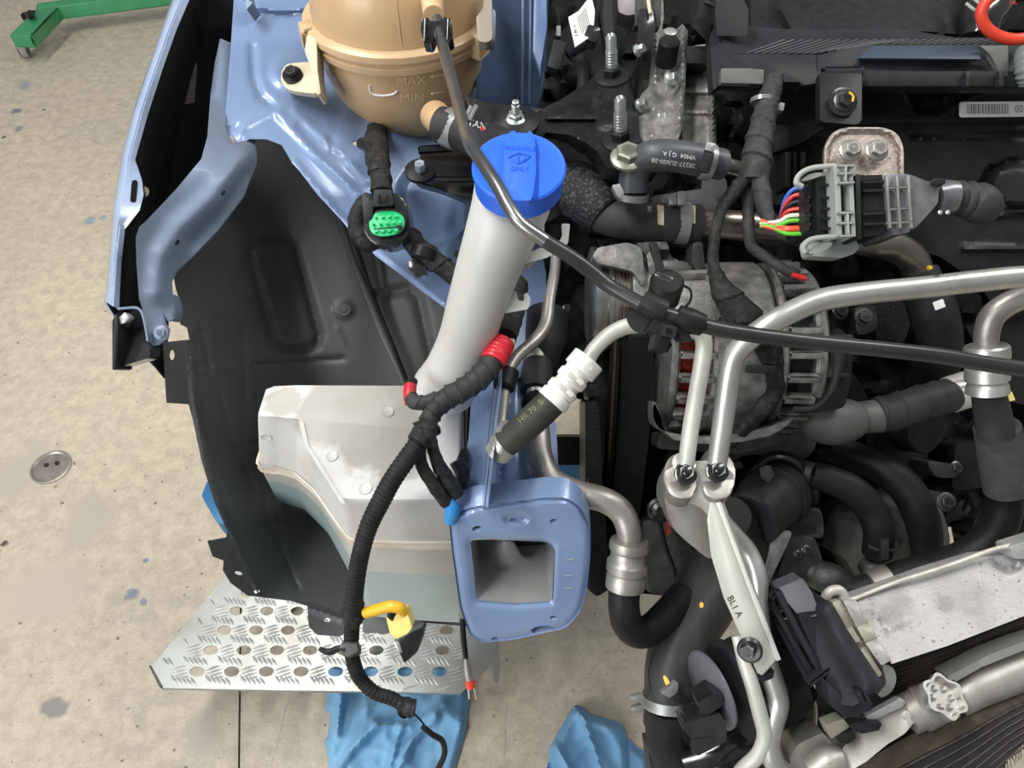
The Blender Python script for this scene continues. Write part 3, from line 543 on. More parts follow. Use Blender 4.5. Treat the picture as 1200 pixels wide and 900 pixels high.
MB().prism(fillet([(571, -20), (576, -20), (577, 46), (570, 50), (560, 48), (558, 20), (566, 10)], 3), .80, CF*.02, .001).build('bracket_wing', mat('grey_amber_plastic', (.30, .25, .20)), t)
MB().prism(fillet([(571, 8), (581, 12), (580, 46), (574, 52), (562, 50), (564, 30)], 3), .84, CF*.02, .001).build('bracket_wing', bluegrey, t)
out = P(516, 150, .775); MB().tubew([(P(510, 136, .80), .0165), (P(516, 142, .783), .016), (P(523, 148, .768), .0155)], seg=18).build('outlet', amber, t)
# coolant hose with clamp and lettering
t = thing('coolant_hose', 'short black rubber hose with a steel clamp beside the amber tank', 'hose', P(555, 165, .76))
ho = MB().tube([(516, 146, .765, 21), (540, 154, .755, 21), (565, 165, .75, 22), (590, 176, .755, 24), (618, 200, .78, 26), (640, 240, .82, 28)], seg=22).build('hose', rubg, t)
MB().tube([(526, 149, .764, 23), (541, 155, .756, 23.5)], seg=24, n=2).build('clamp', clampm, t)
for x, y in ((551, 128), (557, 127)): MB().bar(P(x-7, y+14, .735), P(x+2, y-4, .73), .005, .006, None, .001).build('clamp_ear', clampm, t)
text('lettering', 'TAN', 559, 146, 11, 15, [ho], wink, t, mir=False)
MB().lathe(cast([ho], 565, 151)[0], -CF, [(0, .0022), (.0003, .002)], 12).build('paint_dot', red, t)
t = thing('black_bracket', 'black bracket with a threaded steel stud above the blue cap', 'bracket', P(604, 135, .72))
MB().prism(fillet([(545, 112), (570, 120), (640, 128), (650, 165), (600, 178), (555, 150)], 5), .80, CF*.02, .003).build('plate', cast_bk, t)
MB().lathe(P(604, 146, .76), UP-CF*.25, [(0, .024), (.006, .024), (.009, .016), (.012, .010)], 24).build('rubber_washer', blk, t)
MB().hexhead(P(604, 140, .75), UP-CF*.25, .013, .008, True, .014).build('stud', zinc, t)
# ------------------------------------------------------------------ overflow line
t = thing('overflow_line', 'long satin black line from the amber tank across to the right edge', 'hose', P(600, 240, .52))
lnp = [(512, 22, .735, 6), (514, 34, .725, 6.5), (521, 62, .70, 6.8), (529, 92, .67, 7), (537, 122, .63, 7.2), (543, 148, .59, 7.4), (551, 170, .55, 7.6), (566, 192, .525, 7.8), (583, 218, .508, 8), (597, 243, .50, 8.2), (612, 263, .497, 8.4), (640, 283, .497, 8.6), (675, 305, .498, 8.8), (710, 332, .50, 8.9), (745, 353, .495, 9), (775, 366, .49, 9.2), (830, 383, .49, 9.2), (880, 392, .492, 9.3), (950, 401, .497, 9.3), (1030, 409, .505, 9.4), (1100, 417, .513, 9.5), (1160, 427, .52, 9.5), (1240, 438, .53, 9.5)]
MB().tube(lnp[:12], seg=18, n=6).build('upper_tube', mat('dark_steel_tube', (.20, .20, .20), (.26, .26, .25), .28, .9, 40), t, 'satin dark grey bent tube')
MB().tube(lnp[11:], seg=18, n=6).build('lower_hose', hosem, t)
m = MB(); m.prism(fillet([(494, 22), (502, 20), (504, 25), (517, 24), (521, 19), (529, 24), (531, 46), (524, 50), (517, 40), (510, 40), (506, 51), (496, 50), (493, 34)], 2), .718, CF*.02, .001); m.build('hose_clip', blkg, t)
for x in (499, 526): MB().bar(P(x, 22, .712), P(x-1, 50, .712), .003, .004, None, .0008).build('clip_arm', blkg, t)
# double clip on the line
t = thing('line_clip', 'black plastic double clip holding the dark line over the white pipe', 'clip', P(775, 375, .485))
ax = (P(830, 383, .49)-P(745, 353, .495)).normalized()
MB().tube([(753, 352, .492, 13.5), (768, 360, .490, 14.2), (781, 365, .489, 13.5)], seg=20, n=3).build('collar', blk, t)
MB().tube([(793, 369, .489, 13), (808, 376, .489, 15), (823, 381, .49, 13)], seg=20, n=3).build('collar', blk, t)
MB().lathe(P(757, 370, .51), -CF+CR*-.3, [(-.006, .008), (-.006, .013), (.004, .013), (.004, .006)], 20).build('pipe_grip', blk, t)
MB().prism(fillet([(767, 372), (784, 362), (800, 374), (812, 400), (800, 398), (792, 388), (785, 400), (780, 414), (766, 408), (770, 392), (760, 386)], 2), .487, CF*.022, .001).build('body', blk, t)
MB().prism(rr(776, 381, 793, 395, 2, 12), .482, CF*.006, .0008).build('latch', blkg, t)
MB().prism(rr(780, 385, 788, 391, 1, 12), .4815, CF*.001).build('latch_slot', mat('pure_black', (.003, .003, .003)), t)
MB().prism(fillet([(770, 396), (784, 398), (788, 404), (782, 413), (765, 410)], 1), .50, CF*.02, .001).build('lower_hook', blk, t)
# ------------------------------------------------------------------ washer reservoir
z0 = P(420, 520, .70).z; z1 = z0-.082; z2 = z0-.27
blotches(dirtyw, [(P(450, 486, .70), .062, (.33, .32, .28), .95), (P(400, 470, .71), .05, (.38, .37, .33), .9), (P(330, 465, .72), .022, (.40, .38, .33), .8), (P(480, 560, .69), .02, (.30, .29, .26), .5)], .25)
blotches(linerm, [(P(240, 440, .81), .035, (.13, .125, .11), .8), (P(360, 330, .98), .12, (.08, .078, .075), .5), (P(340, 450, 1.0), .06, (.09, .085, .075), .6)], .9)
t = thing('washer_reservoir', 'milky white washer fluid reservoir with a dusty top', 'reservoir', P(430, 560, .75))
top = [(313, 452), (543, 453), (541, 500), (540, 588), (470, 589), (400, 588), (384, 562), (358, 520), (351, 493), (326, 490), (301, 489)]
sea = [(318, 500), (548, 500), (548, 550), (545, 636), (470, 636), (410, 633), (393, 610), (370, 576), (347, 556), (325, 549), (303, 547)]
bot = [(345, 560), (552, 560), (552, 610), (546, 730), (490, 727), (432, 722), (408, 668), (385, 625), (357, 597), (340, 592), (323, 586)]
def loop(o, z, k=1.0, dz=0):
    v = [Pz(x, y, z) for x, y in o]; c = sum(v, Vector())/len(v); return [c+(p-c)*k+UP*dz for p in v]
def smoothring(A):
    n = len(A); out = []
    for i in range(n):
        a, b, c = A[i-1], A[i], A[(i+1) % n]; q = .14
        for tt in (0, .5, 1):
            p0 = b+(a-b)*q; p1 = b+(c-b)*q; out.append((p0*(1-tt)**2+b*2*tt*(1-tt)+p1*tt*tt))
    return out
T0 = smoothring(loop(top, z0)); T1 = smoothring(loop(sea, z1)); B2 = smoothring(loop(bot, z2))
ct = sum(T0, Vector())/len(T0)
tin = [ct+(p-ct)*.975+UP*.003 for p in T0]; tmid = [ct+(p-ct)*.992+UP*.0015 for p in T0]
up_ = MB().rings([[T1[i]*.0+T1[i] for i in range(len(T0))], [T0[i].lerp(T1[i], .5) for i in range(len(T0))], [T0[i].lerp(T1[i], .08) for i in range(len(T0))], tmid, tin], cap0=False).build('upper_shell', dirtyw, t, ang=50)
def lerpR(a): return [T1[i].lerp(B2[i], a) for i in range(len(T1))]
MB().rings([T1, lerpR(.10), lerpR(.25), lerpR(.36)], cap0=False, cap1=False).build('lower_shell', whitep, t)
MB().rings([lerpR(.36), lerpR(.7), lerpR(1)], cap0=False).build('fluid_zone', fluid, t, 'blue-tinted lower part full of fluid')
c1 = sum(T1, Vector())/len(T1); og = lambda k, dz: [c1+(p-c1)*k+UP*dz for p in T1]
MB().rings([og(1., -.012), og(1.035, -.011), og(1.04, -.006), og(1.028, -.004), og(1.028, .0), og(1.035, .003), og(1.0, .004)], cap0=False, cap1=False).build('seam_flange', mat('brown_edge_plastic', (.70, .66, .58), (.55, .45, .34), .45, 0, 14, .1, thr=(.45, .62)), t)
for x, y, r in ((454, 483, 8), (389, 535, 7), (428, 573, 7.5), (312, 512, 7)):
    q = cast([up_], x, y); 
    if q: MB().lathe(q[0], q[1], [(-.001, r*.7/F), (.0007, r*.68/F), (.0002, r*.58/F), (.0002, r*.1/F)], 20).build('moulded_disc', dirtyw, t)
MB().sheet([(350, 493), (356, 495), (362, 522), (405, 590), (400, 590), (357, 522)], lambda x, y: (Pz(x, y, z0+.0045)-CAM).dot(CF), step=6).build('edge_ridge', whitep, t)
MB().tube([(605, 205, .585, 47), (599, 238, .59, 46), (586, 275, .595, 41.5), (571, 318, .61, 37.5), (557, 362, .628, 34.5), (546, 400, .65, 33), (533, 430, .668, 33), (525, 446, .682, 35), (521, 454, .69, 37)], seg=28, n=5).build('filler_neck', whitep, t)
for o, d in (([(668, 262), (666, 284), (658, 294), (640, 302), (612, 309), (614, 298), (640, 288), (654, 285), (659, 276), (658, 262)], .60), ([(630, 262), (638, 261), (638, 272), (630, 284), (610, 290)], .60), ([(618, 343), (622, 350), (619, 362), (592, 367), (596, 345), (605, 340), (607, 352), (614, 353), (614, 344)], .62), ([(598, 396), (604, 398), (602, 412), (594, 420), (594, 400)], .64), ([(606, 300), (640, 296), (612, 320), (602, 330)], .61)):
    MB().prism(fillet(o, 2), d, CF*.004, .0007).build('hose_hook', whitep, t)
MB().prism([(571, 448), (540, 455), (549, 470), (549, 560), (543, 588), (540, 500)], .73, CF*.01).build('side_edge', cream, t)
CAPA = Vector((0, -.17, .985)).normalized(); cc = P(608, 205, .558)
t = thing('reservoir_cap', 'bright blue flip cap on the white filler neck', 'cap', cc)
cap = MB().lathe(cc, CAPA, [(-.012, .0325), (-.011, .0335), (.0, .0338), (.006, .0352), (.0085, .0350), (.0098, .0335), (.0095, .0325), (.0105, .020), (.0108, .001)], 48).build('lid', capblue, t)
def strapd(x, y):
    r = ray(x, y); return (cc+CAPA*.0155-CAM).dot(CAPA)/r.dot(CAPA)
st = MB().prism(fillet([(596, 156), (600, 153), (604, 153), (605, 158), (618, 158), (619, 153), (624, 155), (627, 166), (628, 200), (625, 226), (622, 235), (592, 235), (588, 226), (589, 200), (591, 172)], 3), strapd, -CAPA*.006, .0012).build('pull_strap', capblue, t)
capd = mat('deeper_blue_emboss', (.012, .08, .60), None, .4)
text('embossed_lettering', 'WINDSHIELD', 608, 174, 7, 3, [st], capd, st); text('embossed_lettering', 'ONLY', 609, 198, 8, 3, [st], capd, st)
m = MB()
for pth in ([(596, 185), (608, 180), (622, 183)], [(600, 188), (608, 192), (616, 186)], [(608, 178), (608, 190)], [(614, 190), (622, 183)]): m.tube([(x, y, (cast([st], x, y)[0]-CAM).dot(CF), .8) for x, y in pth], seg=5, n=2)
m.build('wiper_symbol', capd, st)
# ------------------------------------------------------------------ frame rail and end plate
t = thing('frame_rail', 'pale blue frame rail with a flanged end plate and square opening', 'frame rail', P(610, 660, .66))
pd = tps([(530, 610, .655), (690, 600, .65), (545, 740, .70), (680, 720, .695)])
po = fillet([(526, 606), (552, 594), (640, 583), (664, 583), (680, 594), (692, 618), (692, 650), (688, 690), (680, 718), (664, 736), (600, 750), (565, 753), (551, 745), (539, 712), (529, 640)], 9)
hole = fillet([(551, 633), (575, 632), (640, 635), (650, 645), (647, 704), (604, 707), (558, 703), (554, 660)], 5)
pe = MB().sheet(po, plus(pd, ridge(po, 4, .006, True), ridge(hole, 5, .004, True), area(closed_cr([(590, 606), (605, 600), (620, 606), (612, 614), (596, 614)], 2), .004, 3), area([(650, 640), (657, 640), (653, 706), (648, 706)], -.002, 2)),
     [hole, ell(559, 620, 6, 3.6, -5, 12), ell(602, 610, 5, 2.6, 0, 12), ell(649, 611, 5, 3, -5, 12), ell(649, 724, 4.5, 2.4, 0, 12), ell(580, 748.5, 4, 2, -5, 12), ell(636, 738, 14, 4.6, -5, 18)], 3.2, BACK*.004).build('end_plate', blue, t)
for k in range(len(po)): pass
RIM = [(P(x, y, pd(x, y)+.003)) for x, y in po]; cR = sum(RIM, Vector())/len(RIM)
MB().rings([[p for p in RIM], [p+BACK*.010+(p-cR)*.012 for p in RIM], [p+BACK*.02+(p-cR)*.012 for p in RIM]], cap0=False, cap1=False).build('plate_rim', blue, t)
for x, y in ((668, 656), (666, 675), (666, 690)): MB().tube([(x-4, y, pd(x, y)-.0005, 1), (x+4, y-.5, pd(x, y)-.0005, 1)], seg=6, n=2).build('stamped_mark', bluedirt, t)
HW = [P(x, y, pd(x, y)+.002) for x, y in hole]; hc = sum(HW, Vector())/len(HW); inw = (hc-CAM)*0+BACK*.085+UP*-.03
MB().rings([HW, [p+inw*.25 for p in HW], [hc+(p-hc)*.93+inw for p in HW]], cap0=False, cap1=False).build('socket_wall', bluedirt, t)
MB().sheet(fillet([(552, 632), (600, 634), (612, 655), (646, 657), (648, 706), (556, 706)], 5), lambda x, y: pd(x, y)+.055+.02*math.sin(x/14)*math.cos(y/17), step=5, vec=BACK*.003).build('socket_floor', bluedirt, t)
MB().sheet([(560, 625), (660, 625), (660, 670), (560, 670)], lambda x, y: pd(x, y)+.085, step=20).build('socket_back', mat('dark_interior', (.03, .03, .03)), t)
# rail body running back
rl = plus(tps([(570, 590, .675), (690, 598, .68), (580, 460, .74), (655, 460, .76), (600, 380, .80), (650, 380, .82), (640, 540, .73), (600, 540, .72)]), ridge([(585, 590), (590, 480)], 5, .02), ridge([(610, 585), (605, 500), (606, 440)], 8, -.006))
MB().sheet([(572, 592), (688, 603), (676, 585), (660, 565), (654, 545), (652, 500), (646, 470), (624, 455), (622, 350), (600, 340), (592, 400), (581, 452)], rl, step=5, vec=CF*.004).build('rail_channel', blue, t)
MB().sheet([(528, 600), (549, 515), (553, 452), (552, 400), (575, 395), (578, 452), (571, 520), (564, 594)], tps([(528, 600, .675), (575, 400, .78), (552, 452, .735), (578, 452, .715), (564, 594, .665)]), step=6, vec=CF*.004).build('rail_side', blue, t)
for dx in (0, 4.5):
    MB().sheet([(564+dx, 595), (572+dx, 520), (579+dx, 452), (582+dx, 400), (585+dx, 400), (583+dx, 452), (575.5+dx, 520), (567.5+dx, 595)], tps([(564, 595, .655), (579, 452, .695), (582, 400, .73)]), step=7, vec=CF*.02).build('pinch_flange', blue, t)
MB().prism(ell(571, 558, 2.2, 9, 8, 12), .66, CF*.001).build('flange_slot', mat('slot_black', (.01, .01, .01)), t)
MB().prism(fillet([(588, 366), (600, 362), (622, 366), (625, 400), (615, 440), (590, 450)], 5), tps([(588, 366, .78), (622, 366, .79), (600, 450, .74)]), CF*.03, .003).build('rail_bulge', bluegrey, t)
# ------------------------------------------------------------------ engine backdrop
def lump(seed, amp, sc=16, cell=True):
    def f(x, y):
        n = NZ.noise(Vector((x/70.+seed, y/60., 0)))*amp
        v = NZ.voronoi(Vector((x/46.+seed, y/40., seed)))[0]; return n+(min(.35, v[1]-v[0])*-amp*1.6 if cell else 0)+NZ.noise(Vector((x/18., y/22., seed)))*amp*.35
    return f
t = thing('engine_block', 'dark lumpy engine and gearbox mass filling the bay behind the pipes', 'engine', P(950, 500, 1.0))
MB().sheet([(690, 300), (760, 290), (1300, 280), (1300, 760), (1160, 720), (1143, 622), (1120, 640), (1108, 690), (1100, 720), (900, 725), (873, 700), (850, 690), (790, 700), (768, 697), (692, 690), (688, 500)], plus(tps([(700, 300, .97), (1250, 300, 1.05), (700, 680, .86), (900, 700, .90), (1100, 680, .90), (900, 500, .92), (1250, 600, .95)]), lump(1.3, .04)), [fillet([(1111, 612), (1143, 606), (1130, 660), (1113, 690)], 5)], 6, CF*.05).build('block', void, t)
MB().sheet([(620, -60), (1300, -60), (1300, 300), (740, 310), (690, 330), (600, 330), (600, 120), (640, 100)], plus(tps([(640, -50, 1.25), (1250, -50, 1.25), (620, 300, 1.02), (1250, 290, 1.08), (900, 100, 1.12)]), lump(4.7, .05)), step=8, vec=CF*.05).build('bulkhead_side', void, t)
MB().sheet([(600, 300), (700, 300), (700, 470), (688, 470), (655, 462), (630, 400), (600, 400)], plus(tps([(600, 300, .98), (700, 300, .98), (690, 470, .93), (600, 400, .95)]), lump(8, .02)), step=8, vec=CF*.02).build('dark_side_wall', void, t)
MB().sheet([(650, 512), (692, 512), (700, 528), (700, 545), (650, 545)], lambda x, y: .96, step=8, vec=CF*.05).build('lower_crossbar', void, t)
MB().prism(fillet([(690, 560), (706, 560), (712, 640), (714, 690), (700, 700), (688, 690), (684, 640)], 4), .80, CF*.08, .004).build('side_web', blk, t)
MB().prism(fillet([(686, 470), (702, 470), (706, 545), (704, 640), (690, 690), (686, 600)], 4), .82, CF*.07, .004).build('side_web', cast_bk, t)
for o, d, mt in (([(752, 610), (800, 606), (830, 640), (838, 690), (790, 700), (756, 694)], .84, cast_dk), ([(760, 470), (800, 520), (775, 560), (745, 540)], .90, cast_bk), ([(925, 600), (962, 594), (966, 620), (950, 628), (926, 628)], .80, cast_dk),
                 ([(904, 622), (930, 622), (922, 640), (905, 675), (896, 700), (882, 720), (900, 650)], .78, cast_al), ([(926, 630), (955, 628), (965, 660), (962, 680), (930, 684), (915, 700), (912, 670)], .80, cast_dk),
                 ([(840, 510), (905, 500), (960, 490), (955, 530), (930, 545), (880, 530), (850, 545)], .84, cast_dk), ([(1010, 500), (1060, 480), (1090, 520), (1080, 570), (1030, 560)], .90, blkm), ([(1060, 480), (1105, 470), (1110, 510), (1085, 535), (1065, 520)], .84, blkm), ([(1085, 540), (1125, 545), (1122, 560), (1096, 560)], .86, cast_dk),
                 ([(1120, 520), (1160, 515), (1160, 570), (1115, 575)], .88, blk), ([(960, 560), (1000, 560), (1000, 600), (965, 590)], .92, cast_bk), ([(760, 230), (830, 220), (850, 250), (840, 290), (770, 290)], .80, cast_dk), ([(1020, 330), (1080, 340), (1060, 400), (1030, 420)], .90, cast_bk),
                 ([(1000, 360), (1025, 355), (1030, 385), (1005, 395)], .84, cast_dk), ([(1130, 380), (1200, 380), (1250, 430), (1230, 480), (1180, 470)], .92, blk), ([(936, 440), (1000, 436), (1020, 470), (960, 480)], .86, blkm)):
    MB().prism(fillet(o, 8), d, CF*.05, .006).build('casting_boss', mt, t)
for x, y, d, r in ((664, 361, .90, 4), (1012, 372, .82, 9), (1108, 588, .80, 9), (1120, 548, .83, 6), (985, 365, .85, 8), (1014, 640, .86, 6), (945, 645, .79, 5), (935, 650, .79, 4), (792, 618, .83, 7), (720, 678+15, .80, 6)):
    MB().hexhead(P(x, y, d), -CF+UP*.3, r*1.6*d/F, r*.9*d/F).build('bolt', cast_dk if r > 8 else darkst, t)
t = thing('pressure_sensor', 'small dark sensor with a red wire beside the fitting block', 'sensor', P(772, 590, .74))
MB().lathe(P(772, 598, .76), -CF+UP*.2, [(0, .013), (.006, .013), (.008, .010), (.016, .010), (.018, .006), (.024, .006)], 20).build('body', darkst, t)
MB().tube([(776, 604, .76, 2.2), (782, 614, .765, 2.2), (783, 626, .77, 2.2)], seg=8).build('red_wire', wire['red'], t)
MB().tube([(772, 606, .76, 2.6), (780, 640, .78, 2.6), (790, 670, .80, 2.6), (786, 690, .82, 2.6)], seg=8).build('cable', blk, t)
# engine mount bracket
t = thing('engine_mount', 'black cast engine mount with three steel studs and bolts', 'engine mount', P(690, 130, .80))
mo = [(600, 150), (628, 132), (655, 118), (690, 95), (700, 85), (735, 90), (748, 130), (750, 160), (772, 200), (735, 204), (712, 196), (700, 178), (688, 168), (668, 158), (640, 155), (628, 170), (600, 172)]
MB().sheet(mo, plus(tps([(600, 160, .76), (700, 90, .86), (745, 130, .83), (770, 200, .74), (690, 170, .76)]), lump(2.2, .006), ridge([(640, 157), (680, 160), (692, 182), (712, 198), (745, 200)], 3, -.008), ridge([(642, 143), (696, 143)], 3, .012), area([(697, 92), (738, 92), (738, 150), (700, 150)], -.012, 6)), step=4, vec=CF*.04).build('casting', cast_bk, t)
MB().sheet([(628, 172), (640, 158), (685, 168), (700, 195), (735, 205), (750, 260), (690, 235), (655, 200)], tps([(640, 160, .78), (750, 260, .80), (735, 205, .80), (640, 190, .80)]), step=8, vec=CF*.03).build('lower_web', blkg, t)
for x, y, d, h in ((717, 92, .80, .034), (727, 166, .735, .034)):
    a = (UP-CF*.05-CR*.13).normalized(); m = MB().lathe(P(x, y, d), a, [(0, .019), (.003, .0185), (.005, .013)], 24).hexhead(P(x, y, d)+a*.003, a, .017, .011, False); m.build('nut', blk, t)
    q = P(x, y, d)+a*.014; k = .0062; MB().lathe(q, a, [(0, k)]+[(i*.0016, k*(1.04 if i % 2 else .93)) for i in range(1, 12)]+[(.019, k*.9), (.032, k*.9), (.035, k*.6), (.033, k*.3)], 18).build('stud', zinc, t)
for i, ch in enumerate(((702, 108), (704, 118), (707, 128), (705, 138))): MB().tube([(ch[0]-2, ch[1], .80, .8), (ch[0]+2, ch[1]+2, .80, .8), (ch[0]-1, ch[1]+4, .80, .8)], seg=5, n=2).build('cast_mark', cast_dk, t)
MB().hexhead(P(735, 187, .72), UP-CF*.25, .0215, .013).build('large_flange_bolt', mat('olive_zinc_bolt', (.36, .37, .30), (.28, .29, .24), .4, .6, 80), t)
# wiring and tag, top middle
t = thing('harness_tag', 'white barcode paper tag wrapped on black wiring above the mount', 'tag', P(682, 30, .82))
tg = MB().prism([(666, 20), (678, 13), (688, 0), (692, -8), (697, 12), (696, 28), (690, 44), (674, 55)], tps([(666, 20, .82), (692, 0, .84), (690, 44, .81)]), CF*.002).build('paper', paper, t)
for k in range(7): decal('bar', [(676+k*1.6, 20-k*1.8), (677+k*1.6, 19-k*1.8), (683+k*1.3, 40-k*2), (682+k*1.3, 40-k*2)], [tg], inkg, tg, 20, .0006)
text('lettering', '9148 E', 674, 36, 5, 78, [tg], ink, tg)
t = thing('small_wiring_bundle', 'dark wiring and small connectors in the shadow under the white tag', 'wiring', P(660, 70, .9))
for q in ([(700, -30, .9, 8), (705, 10, .88, 7), (692, 42, .85, 8), (670, 60, .88, 7)], [(712, -20, .86, 9), (712, 30, .85, 9), (716, 62, .84, 8)], [(653, 10, .95, 3), (654, 40, .95, 3), (650, 60, .94, 3)], [(668, 62, .92, 6), (683, 75, .9, 8), (682, 110, .9, 8), (664, 122, .9, 7), (640, 132, .88, 6)]): MB().tube(q, seg=12, n=5).build('cable', blkm, t)
MB().prism(rr(645, 47, 660, 80, 2, 15), .90, CF*.02, .002).build('connector', gpl, t); MB().prism(rr(652, 30, 657, 42, 1), .93, CF*.01).build('terminal', alud, t)
MB().prism(rr(686, 30, 702, 48, 3, 20), .81, CF*.02, .002).build('connector', blkg, t)
# ------------------------------------------------------------------ timing cover and front cover
t = thing('timing_cover', 'cast aluminium timing cover with flange bolts and a rubber plug', 'engine cover', P(775, 120, .85))
TO = [(766, -30), (776, -30), (778, 20), (776, 34), (792, 34), (800, 28), (806, 36), (803, 100), (800, 150), (793, 167), (770, 167), (758, 190), (740, 170), (738, 140), (752, 110), (762, 100), (766, 60), (764, 30)]
MB().sheet(TO, plus(tps([(770, -20, .98), (800, 30, .90), (795, 165, .80), (745, 170, .80), (765, 60, .90)]), ridge([(768, 30), (768, 100), (764, 165)], 3, -.008), ridge([(801, 32), (799, 100), (794, 165)], 4, -.014), ridge([(775, 78), (785, 84), (790, 100), (778, 122), (790, 128)], 5, .008), lump(6, .004)), step=4, vec=CF*.03).build('casting', cast_al, t)
MB().sheet([(738, 95), (752, 60), (764, 50), (764, 160), (750, 165), (740, 150)], tps([(738, 95, .90), (764, 50, .92), (750, 165, .84)]), step=8, vec=CF*.03).build('seal_plate', cast_bk, t)
MB().tube([(742, 150, .85, 2), (740, 110, .87, 2), (748, 70, .90, 2), (760, 45, .92, 2)], seg=8).build('seal_bead', blk, t)
MB().lathe(P(780, 73, .86), UP-CF*.2, [(-.002, .0115), (0, .0125), (.026, .0118), (.028, .010)], 24).build('rubber_plug', rub, t)
MB().lathe(P(784, 46, .86), UP-CF*.2, [(0, .007), (.010, .0075), (.011, .005)], 20).build('plug_pipe', alu, t)
for x, y, s in ((784, 95, .013), (774, 141, .012), (749, 125, .011), (746, 60, .009)): MB().hexhead(P(x, y, .835), CR*.8-CF*.6+UP*.2, s, .010).build('flange_bolt', mat('pale_zinc_bolt', (.42, .46, .44), None, .35, .7) if 'pale_zinc_bolt' not in bpy.data.materials else bpy.data.materials['pale_zinc_bolt'], t)
MB().prism(fillet([(722, -10), (745, -12), (746, 16), (735, 18), (724, 14)], 3), .86, CF*.03, .003).build('sensor_head', mat('mauve_grey_metal', (.27, .25, .27), None, .5, .3), t)
MB().prism(fillet([(744, -20), (776, -20), (774, 30), (768, 33), (767, 12), (748, 12), (748, 30), (744, 30)], 1), .86, CF*.015, .001).build('connector_frame', cast_dk, t)
MB().prism(fillet([(749, 10), (765, 10), (768, 32), (764, 58), (752, 60), (748, 40)], 2), .855, CF*.03, .002).build('sensor_plug', blkg, t)
MB().tube([(758, -20, .85, 2), (760, 2, .85, 2.4), (762, 16, .85, 2)], seg=8).build('pale_clip', cream, t)
MB().sheet(fillet([(804, 55), (836, 50), (838, 110), (840, 170), (830, 185), (800, 175), (800, 140)], 4), plus(tps([(804, 55, .92), (838, 60, .90), (800, 170, .84), (840, 170, .84)]), ridge([(802, 78), (834, 78)], 5, -.008), ridge([(802, 112), (836, 112)], 3, .008), ridge([(802, 130), (834, 130)], 5, -.008), ridge([(834, 70), (836, 170)], 3, -.012)), step=4, vec=CF*.04).build('valve_cover_side', cast_al, t)
MB().prism(rr(804, 54, 832, 74, 2), .86, CF*.04, .002).build('dark_block', blk, t)
# ------------------------------------------------------------------ engine top cover
t = thing('engine_top_cover', 'dark grey plastic engine top cover with slanting ribs', 'engine cover', P(960, 60, .85))
tc_o = [(838, 15), (841, 40), (862, 62), (880, 63), (956, 63), (990, 56), (1020, 53), (1300, 51), (1300, 44), (1120, 44), (1082, 38), (1072, 34), (1060, 34), (920, 34), (895, 32), (877, 30), (877, 10), (866, -2), (840, -4)]
tcd = tps([(840, 20, .865), (862, 62, .82), (956, 63, .82), (1300, 51, .83), (1072, 34, .86), (880, 34, .87), (1300, 42, .85)])
topc = MB().sheet(tc_o, tcd, step=5, vec=UP*-.006).build('top_panel', gpl, t)
m = MB()
for k in range(34):
    x = 873+k*9.6
    if x < 1005: a, b = (x+2, 62.5-max(0, (x-950)*.13)), (x+46+k*1.2, 47-max(0, k-7)*.1)
    else: a, b = (x, 52.0), (x+20, 46.5)
    pts = [(mix(a[0], b[0], q/4), mix(a[1], b[1], q/4)) for q in range(5)]; m.tube([(x_, y_, tcd(x_, y_)-.0014, 1.2) for x_, y_ in pts], seg=6, n=1)
m.build('slanting_ribs', mat('rib_plastic', (.075, .078, .085), None, .45), t, kind='stuff')
fr = lambda x, y: tcd(x, 62)-.0002*(y-62)-(.0 if y < 80 else .004)
MB().prism(fillet([(837, 14), (843, 40), (864, 63), (958, 64), (958, 98), (940, 100), (938, 96), (896, 96), (894, 99), (846, 97), (836, 106), (834, 80), (832, 42)], 3), tps([(837, 14, .87), (864, 63, .815), (958, 98, .80), (836, 106, .80), (832, 42, .85)]), CF*.02, .002).build('front_skirt', gpl, t)
MB().prism(fillet([(845, 80), (877, 80), (895, 82), (895, 98), (845, 97)], 2), .793, CF*.008, .002).build('shiny_corner', mat('grey_shiny_plastic', (.13, .13, .125), None, .28), t)  # lighter, glossier grey than the skirt around it
MB().prism([(958, 64), (992, 57), (1025, 53), (1300, 51), (1300, 101), (1010, 101), (958, 100)], tps([(958, 64, .815), (1300, 51, .825), (1300, 101, .81), (958, 100, .80)]), CF*.02, .001).build('front_skirt', gpl, t)
MB().prism([(1006, 68), (1022, 54), (1146, 53), (1150, 69)], tps([(1006, 68, .800), (1022, 54, .818), (1150, 60, .81)]), CF*.006, .001).build('blue_grey_facet', mat('blue_grey_plastic', (.035, .055, .085), None, .42), t)
MB().prism([(1010, 83), (1300, 83), (1300, 101), (1010, 101)], .800, CF*.006, .001).build('lower_step', blkm, t)
for x in (1135, 1174): MB().prism(rr(x-3, 83, x+3, 101, 1), .792, CF*.006, .0008).build('rib', gpl, t)
MB().prism([(1146, 53), (1182, 53), (1182, 90), (1172, 90), (1166, 72), (1160, 62)], .80, CF*.006, .001).build('light_facet', mat('mid_grey_plastic', (.085, .085, .08), None, .55), t)
MB().prism(fillet([(842, -30), (858, -30), (872, 4), (877, 10), (876, 42), (840, 42), (838, 14)], 2), .83, BACK*.03, .003).build('corner_block', gpl, t)
MB().prism(fillet([(820, 4), (828, -4), (836, 12), (830, 50), (812, 32)], 3), .85, BACK*.03, .002).build('side_clip', blk, t)
MB().bar(P(826, 2, .835), P(838, 8, .835), .004, .006, None, .001).build('clip_glint', darkst, t)
t = thing('air_plenum', 'large smooth black plastic plenum behind the engine top cover', 'plenum', P(1000, 10, .98))
